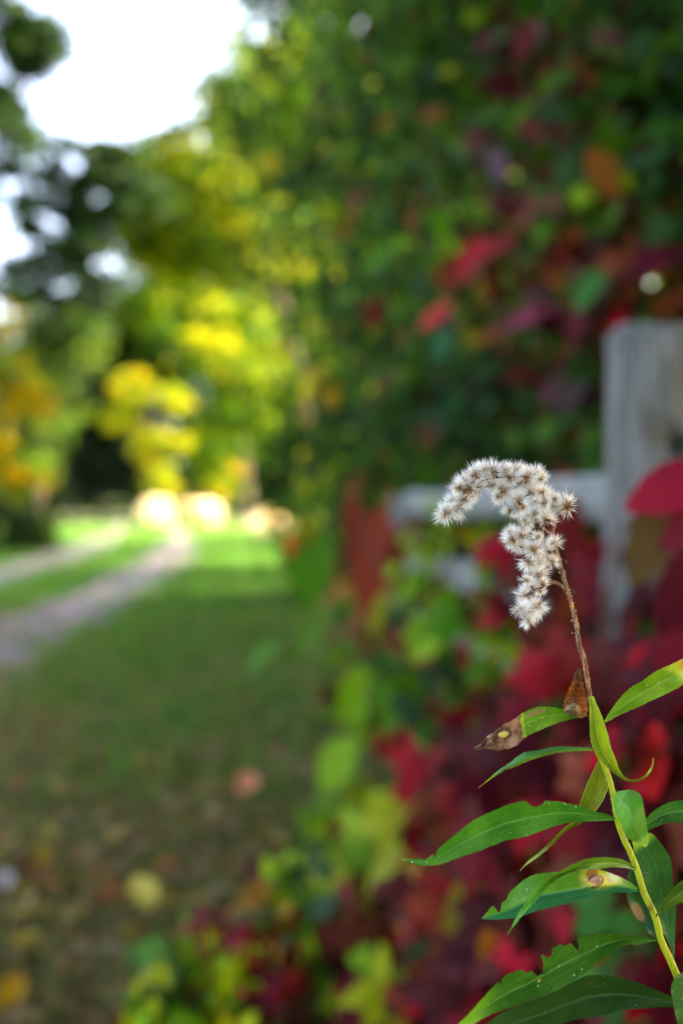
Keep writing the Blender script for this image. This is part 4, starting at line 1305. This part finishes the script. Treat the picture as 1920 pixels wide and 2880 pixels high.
# O: leaf under it, its shadow painted into the base green
mO = gleaf_mat('leaf_shade_green', (34, 66, 26), (44, 80, 32), (70, 104, 54), speck=0.12)
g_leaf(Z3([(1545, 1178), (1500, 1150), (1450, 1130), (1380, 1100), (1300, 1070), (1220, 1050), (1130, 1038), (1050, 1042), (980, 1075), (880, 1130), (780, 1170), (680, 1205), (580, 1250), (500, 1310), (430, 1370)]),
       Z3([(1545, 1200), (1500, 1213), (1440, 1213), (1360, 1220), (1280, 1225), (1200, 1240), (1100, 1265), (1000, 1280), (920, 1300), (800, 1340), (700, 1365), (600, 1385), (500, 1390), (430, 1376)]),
       PD + 0.004, PD - 0.008, mO, bow=0.004, fold=0.006, label='green leaf painted dark for the shadow of the ragged one')
# P: leaf cut by the lower right corner, base darkened for shade
mP = gleaf_mat('leaf_corner', (46, 96, 36), (60, 112, 44), (96, 140, 74), speck=0.2)
g_leaf(Z3([(1590, 1015), (1650, 1040), (1700, 1110), (1715, 1220), (1700, 1330), (1670, 1430), (1630, 1520)]), Z3([(1582, 1018), (1535, 1040), (1506, 1090), (1505, 1140), (1515, 1200), (1535, 1290), (1580, 1420), (1626, 1520)]),
       PD - 0.006, PD - 0.012, mP, bow=-0.004, fold=0.004, label='leaf hanging in front of the stem foot')

# stem
def dry_mat():
    t = NT('dry_stem')
    co = t.coord('Object')
    f = t.noise(t.mapping(co, (1, 1, 0.3)), 700, 4)
    g = t.noise(co, 180, 3)
    c = t.mix(t.step(f, 0.35, 0.65), lin4((92, 60, 40)), lin4((150, 108, 78)))
    c = t.mix(t.step(g, 0.55, 0.68), c, lin4((190, 128, 48)))
    c = t.mix(t.math('MULTIPLY', t.step(t.noise(co, 1200, 2), 0.6, 0.7), 0.6), c, lin4((196, 178, 160)))
    return t.finish(c, 0.8, 0.2, bump=f, bstr=0.5, bdist=0.0004)


def green_stem_mat():
    t = NT('green_stem')
    co = t.coord('Object')
    f = t.noise(t.mapping(co, (1, 1, 0.15)), 900, 3)
    g = t.noise(co, 90, 3)
    c = t.mix(t.step(f, 0.3, 0.7), lin4((150, 152, 18)), lin4((176, 180, 34)))
    c = t.mix(t.step(g, 0.58, 0.7), c, lin4((112, 98, 40)))
    return t.finish(c, 0.55, 0.3, 0.1, c, bump=f, bstr=0.3, bdist=0.0003)


M['dry'] = dry_mat()
M['gstem'] = green_stem_mat()


def hair_mesh(line, rad, n, L, mat, parent):
    vs_, fs = [], []
    pts = [Vector(p) for p in line]
    for _ in range(n):
        k = brg.randrange(len(pts) - 1)
        p = pts[k].lerp(pts[k + 1], brg.random())
        d = Vector((brg.gauss(0, 1), brg.gauss(0, .5), brg.gauss(0, .35))).normalized()
        w = d.cross(FWD).normalized() * 0.00004
        a = p + d * rad * 0.9
        i = len(vs_)
        vs_ += [a - w, a + w, a + d * L * brg.uniform(0.5, 1.2)]
        fs.append((i, i + 1, i + 2))
    o = mesh_obj('stem_hair', vs_, fs, mat, parent)
    o['kind'] = 'stuff'
    return o


M['hair'] = simple_mat('hair', (214, 208, 190), (230, 226, 214), 200, 0.7, 0.2)
dry_px = [z1(1165, 800), z1(1195, 900), z1(1225, 1000), z1(1258, 1120), z1(1290, 1250), z1(1335, 1400), z1(1375, 1560), z1(1410, 1788), z2(850, 130), z2(880, 280), z2(903, 440), z2(925, 560)]
dl = smooth_line(dry_px, 60)
dry_line = [P(a, b, PD + 0.001) - PL for a, b in dl]
v_, f_ = tube(dry_line, [(0.00060 + 0.00035 * i / 59) * (1 + 0.08 * math.sin(i * 1.7)) for i in range(60)], 8)
upper = mesh_obj('dry_stem', v_, f_, M['dry'], plant, True)
upper['label'] = 'brown dried upper stem of the goldenrod'
hair_mesh(dry_line, 0.0009, 260, 0.0007, M['hair'], upper)
gpx = [z2(915, 520), z2(930, 640), z2(955, 780), z2(990, 900), z2(1015, 960), z2(1050, 1060), z2(1072, 1160), z2(1088, 1260), z2(1110, 1370), z2(1150, 1475), z3(1280, 370), z3(1320, 470), z3(1360, 600), z3(1420, 730), z3(1450, 850), z3(1500, 960), z3(1540, 1055), z3(1610, 1230), z3(1680, 1400)]
gl = smooth_line(gpx, 80)
g_line = [P(a, b, PD + 0.001 + 0.002 * i / 79) - PL for i, (a, b) in enumerate(gl)]
end = g_line[-1]
foot = Vector((0.0, 0.0, -0.01))
ext = [end.lerp(foot, s) + Vector((0.02 * math.sin(s * math.pi), 0, 0)) for s in np.linspace(0.06, 1, 16)]
full = g_line + ext
v_, f_ = tube(full, [0.00085 + 0.00055 * min(1, i / 70) + (0.0012 * max(0, (i - 79) / 16)) for i in range(len(full))], 10)
gst = mesh_obj('green_stem', v_, f_, M['gstem'], plant, True)
gst['label'] = 'yellow green hairy lower stem'
hair_mesh(g_line, 0.0012, 500, 0.0007, M['hair'], gst)

# withered bud scales on the dry stem
for (c, s, an) in [((1350, 1300), 26, 0.4), ((1285, 1040), 18, -0.6), ((1345, 1552), 16, 2.6), ((1345, 1665), 10, 2.9), ((1240, 1130), 18, 2.8)]:
    vs_, fs = [], []
    ctr = Vector((*z1(*c), 0))
    for j in range(6):
        a = an + brg.uniform(-1.0, 1.0)
        ln = s * brg.uniform(0.5, 1.2)
        w = s * 0.22
        dd = PD + 0.001 + brg.uniform(-0.0015, 0.001)
        q = [(-0.3 * ln, -w), (0.6 * ln, -w * .9), (ln, 0), (0.5 * ln, w), (-0.3 * ln, w)]
        i = len(vs_)
        for k, (x, y) in enumerate(q):
            vs_.append(P(ctr.x + (x * math.cos(a) - y * math.sin(a)) / 2.2, ctr.y + (x * math.sin(a) + y * math.cos(a)) / 2.2, dd - 0.0006 * k * (k < 3)) - PL)
        fs.append((i, i + 1, i + 2, i + 3, i + 4))
    mesh_obj('bud_scale', vs_, fs, M['gall_rim'] if c == (1350, 1300) else M['dry'], plant, True)

# flower branches
BR = [[(1165, 800), (1185, 720), (1195, 640), (1140, 540), (1050, 420), (930, 330), (780, 290), (620, 300), (480, 360), (370, 450), (260, 590)],
      [(1190, 650), (1220, 590), (1275, 535)],
      [(1165, 800), (1090, 740), (1000, 690), (900, 760), (830, 830)],
      [(1195, 900), (1130, 930), (1060, 960), (1000, 1010)],
      [(1225, 1000), (1160, 1050), (1060, 1120), (980, 1190)],
      [(1290, 1290), (1240, 1240), (1180, 1215), (1110, 1240), (1030, 1250), (975, 1300), (950, 1400), (960, 1560)],
      [(1050, 420), (900, 470), (820, 570)], [(930, 330), (800, 400), (690, 440)]]
br3 = []
tv, tf = [], []
for k, b in enumerate(BR):
    ln = smooth_line([z1(*p) for p in b], 26)
    l3 = [P(q[0], q[1], PD + 0.001 + (0.0015 * math.sin(i * 0.25) if k == 0 else 0)) for i, q in enumerate(ln)]
    br3 += l3
    r0 = 0.0006 if k == 0 else 0.00042
    if k == 5: r0 = 0.0008
    v_, f_ = tube([p - PL for p in l3], [r0 * (1 - 0.55 * i / 25) for i in range(26)], 6)
    mesh_obj('flower_branch', v_, f_, M['dry'], plant, True)

# seed heads
def pappus_mat():
    t = NT('pappus')
    co = t.coord('Object')
    ln = t.n('ShaderNodeVectorMath', operation='LENGTH')
    t.l(co, ln.inputs[0])
    cr = t.n('ShaderNodeValToRGB')
    e = cr.color_ramp.elements
    e[0].position, e[0].color = 0.10, lin4((170, 124, 76))
    e[1].position, e[1].color = 0.62, lin4((253, 250, 247))
    x = e.new(0.24)
    x.color = lin4((204, 170, 124))
    x = e.new(0.42)
    x.color = lin4((238, 226, 210))
    t.l(ln.outputs[1], cr.inputs[0])
    return t.finish(cr.outputs[0], 0.6, 0.3, 0.5, cr.outputs[0])


def bract_mat():
    t = NT('bract')
    a = t.n('ShaderNodeVertexColor', layer_name='Col')
    return t.finish(a.outputs[0], 0.65, 0.3, 0.15, a.outputs[0])


M['pappus'] = pappus_mat()
M['bract'] = bract_mat()


def blade_set(specs):
    """specs: (direction, start, length, half width, colour)"""
    vs_, fs, cs = [], [], []
    for d, s, L, w, c in specs:
        d = Vector(d).normalized()
        x = d.cross(Vector((brg.gauss(0, 1), brg.gauss(0, 1), brg.gauss(0, 1)))).normalized()
        bend = Vector((brg.gauss(0, .06), brg.gauss(0, .06), brg.gauss(0, .06)))
        a, m, e = d * s, d * (s + L * 0.55) + bend * 0.4, d * (s + L) + bend
        i = len(vs_)
        vs_ += [a - x * w * .6, a + x * w * .6, m + x * w, m - x * w, e]
        fs += [(i, i + 1, i + 2, i + 3), (i + 3, i + 2, i + 4)]
        cs += [c] * 5
    return vs_, fs, cs


def make_head(k):
    sp = []
    span = brg.uniform(0.85, 1.5)
    tufts = []
    for _ in range(brg.randrange(16, 30)):
        th = math.acos(max(-1, 1 - brg.random() ** 0.9 * span))
        ph = brg.random() * 6.283
        tufts.append((Vector((math.sin(th) * math.cos(ph), math.sin(th) * math.sin(ph), math.cos(th))), brg.uniform(0.75, 1.12)))
    for _ in range(400):
        t, L = brg.choice(tufts)
        d = t + Vector((brg.gauss(0, .26), brg.gauss(0, .26), brg.gauss(0, .26)))
        sp.append((d, 0.08, L * brg.uniform(0.72, 1.0), brg.uniform(0.008, 0.013), (1, 1, 1, 1)))
    v, f, _ = blade_set(sp)
    me = bpy.data.meshes.new('seed_head')
    me.from_pydata([tuple(q) for q in v], [], f)
    me.materials.append(M['pappus'])
    me.update()
    br = []
    browns = [(84, 54, 34), (126, 84, 46), (170, 118, 56), (58, 38, 28), (190, 140, 76), (104, 68, 44)]
    nb_ = brg.randrange(8, 24)
    for _ in range(nb_):
        th = R(brg.uniform(75, 160))
        ph = brg.random() * 6.283
        br.append(((math.sin(th) * math.cos(ph), math.sin(th) * math.sin(ph), math.cos(th)), 0.04, brg.uniform(0.3, 0.62), brg.uniform(0.035, 0.065), lin4(brg.choice(browns))))
    for _ in range(nb_ - 4):
        th = R(brg.uniform(5, 90))
        ph = brg.random() * 6.283
        br.append(((math.sin(th) * math.cos(ph), math.sin(th) * math.sin(ph), math.cos(th)), 0.04, brg.uniform(0.35, 0.6), brg.uniform(0.025, 0.045), lin4(brg.choice(browns[1:]))))
    v, f, c = blade_set(br)
    me2 = bpy.data.meshes.new('bracts')
    me2.from_pydata([tuple(q) for q in v], [], f)
    at = me2.color_attributes.new('Col', 'FLOAT_COLOR', 'POINT')
    at.data.foreach_set('color', np.array(c, dtype=np.float32).ravel())
    me2.materials.append(M['bract'])
    me2.update()
    return me, me2


HEADS = [make_head(k) for k in range(16)]
PUFF = [(215, 600, 105), (320, 570, 95), (290, 490, 95), (400, 500, 85), (330, 370, 98), (385, 320, 85), (430, 400, 85), (490, 250, 98), (510, 385, 92), (580, 205, 90), (640, 225, 90), (630, 350, 90), (745, 215, 98), (720, 410, 100), (680, 460, 75),
        (860, 205, 96), (885, 330, 110), (800, 300, 80), (960, 270, 90), (1030, 245, 95), (1060, 310, 80), (985, 430, 95), (860, 480, 100), (790, 590, 98), (870, 565, 85), (1080, 420, 85), (1050, 520, 95), (1290, 530, 110), (1180, 490, 80), (1230, 560, 72), (1110, 520, 80),
        (1020, 620, 100), (1100, 640, 90), (950, 690, 75), (890, 800, 110), (815, 850, 100), (800, 785, 78), (890, 910, 80), (1040, 820, 66), (1010, 920, 105), (1110, 940, 105), (1180, 870, 70), (960, 1050, 98), (1060, 1030, 90), (1160, 1030, 70), (945, 1190, 82),
        (1050, 1140, 100), (1070, 1210, 72), (975, 1250, 70), (1065, 1300, 60), (915, 1340, 92), (890, 1450, 88), (1030, 1435, 90), (955, 1470, 80), (965, 1560, 80), (450, 470, 70), (250, 560, 80), (740, 330, 80), (930, 560, 80)]
for (x, y, r) in PUFF:
    u, v = z1(x, y)
    rad = r * 1.32 * brg.uniform(0.82, 1.12) / 3.136 * PD / FPX * 1.08
    c0 = P(u, v, PD)
    q = min(br3, key=lambda b: (b - c0).length)
    out = (c0 - q)
    dd = PD + brg.uniform(-0.0045, 0.0025)
    c = P(u, v, dd)
    ax = out / max(rad, 1e-6) * 0.9 + Vector((brg.gauss(0, .35), brg.gauss(0, .45) - 0.15, brg.gauss(0, .35) + 0.1))
    if ax.length < 0.1:
        ax = Vector((0, -1, 0.2))
    ax.normalize()
    c = c - ax * rad * 0.15
    k = brg.randrange(16)
    h = inst('seed_head', HEADS[k][0], plant)
    m = Matrix.Translation(c - PL) @ ax.to_track_quat('Z', 'Y').to_matrix().to_4x4() @ Matrix.Rotation(brg.uniform(0, 6.28), 4, 'Z') @ Matrix.Diagonal((rad * brg.uniform(.88, 1.12), rad * brg.uniform(.88, 1.12), rad * brg.uniform(.85, 1.1), 1))
    h.matrix_local = m
    b = inst('bracts', HEADS[k][1], h)
    # short stalk back to the branch
    v_, f_ = tube([q - PL, (q - PL).lerp(c - PL, 0.5) + Vector((0, 0.0004, 0)), c - PL], [0.00035, 0.0003, 0.00035], 5)
    mesh_obj('stalk', v_, f_, M['dry'], plant, True)
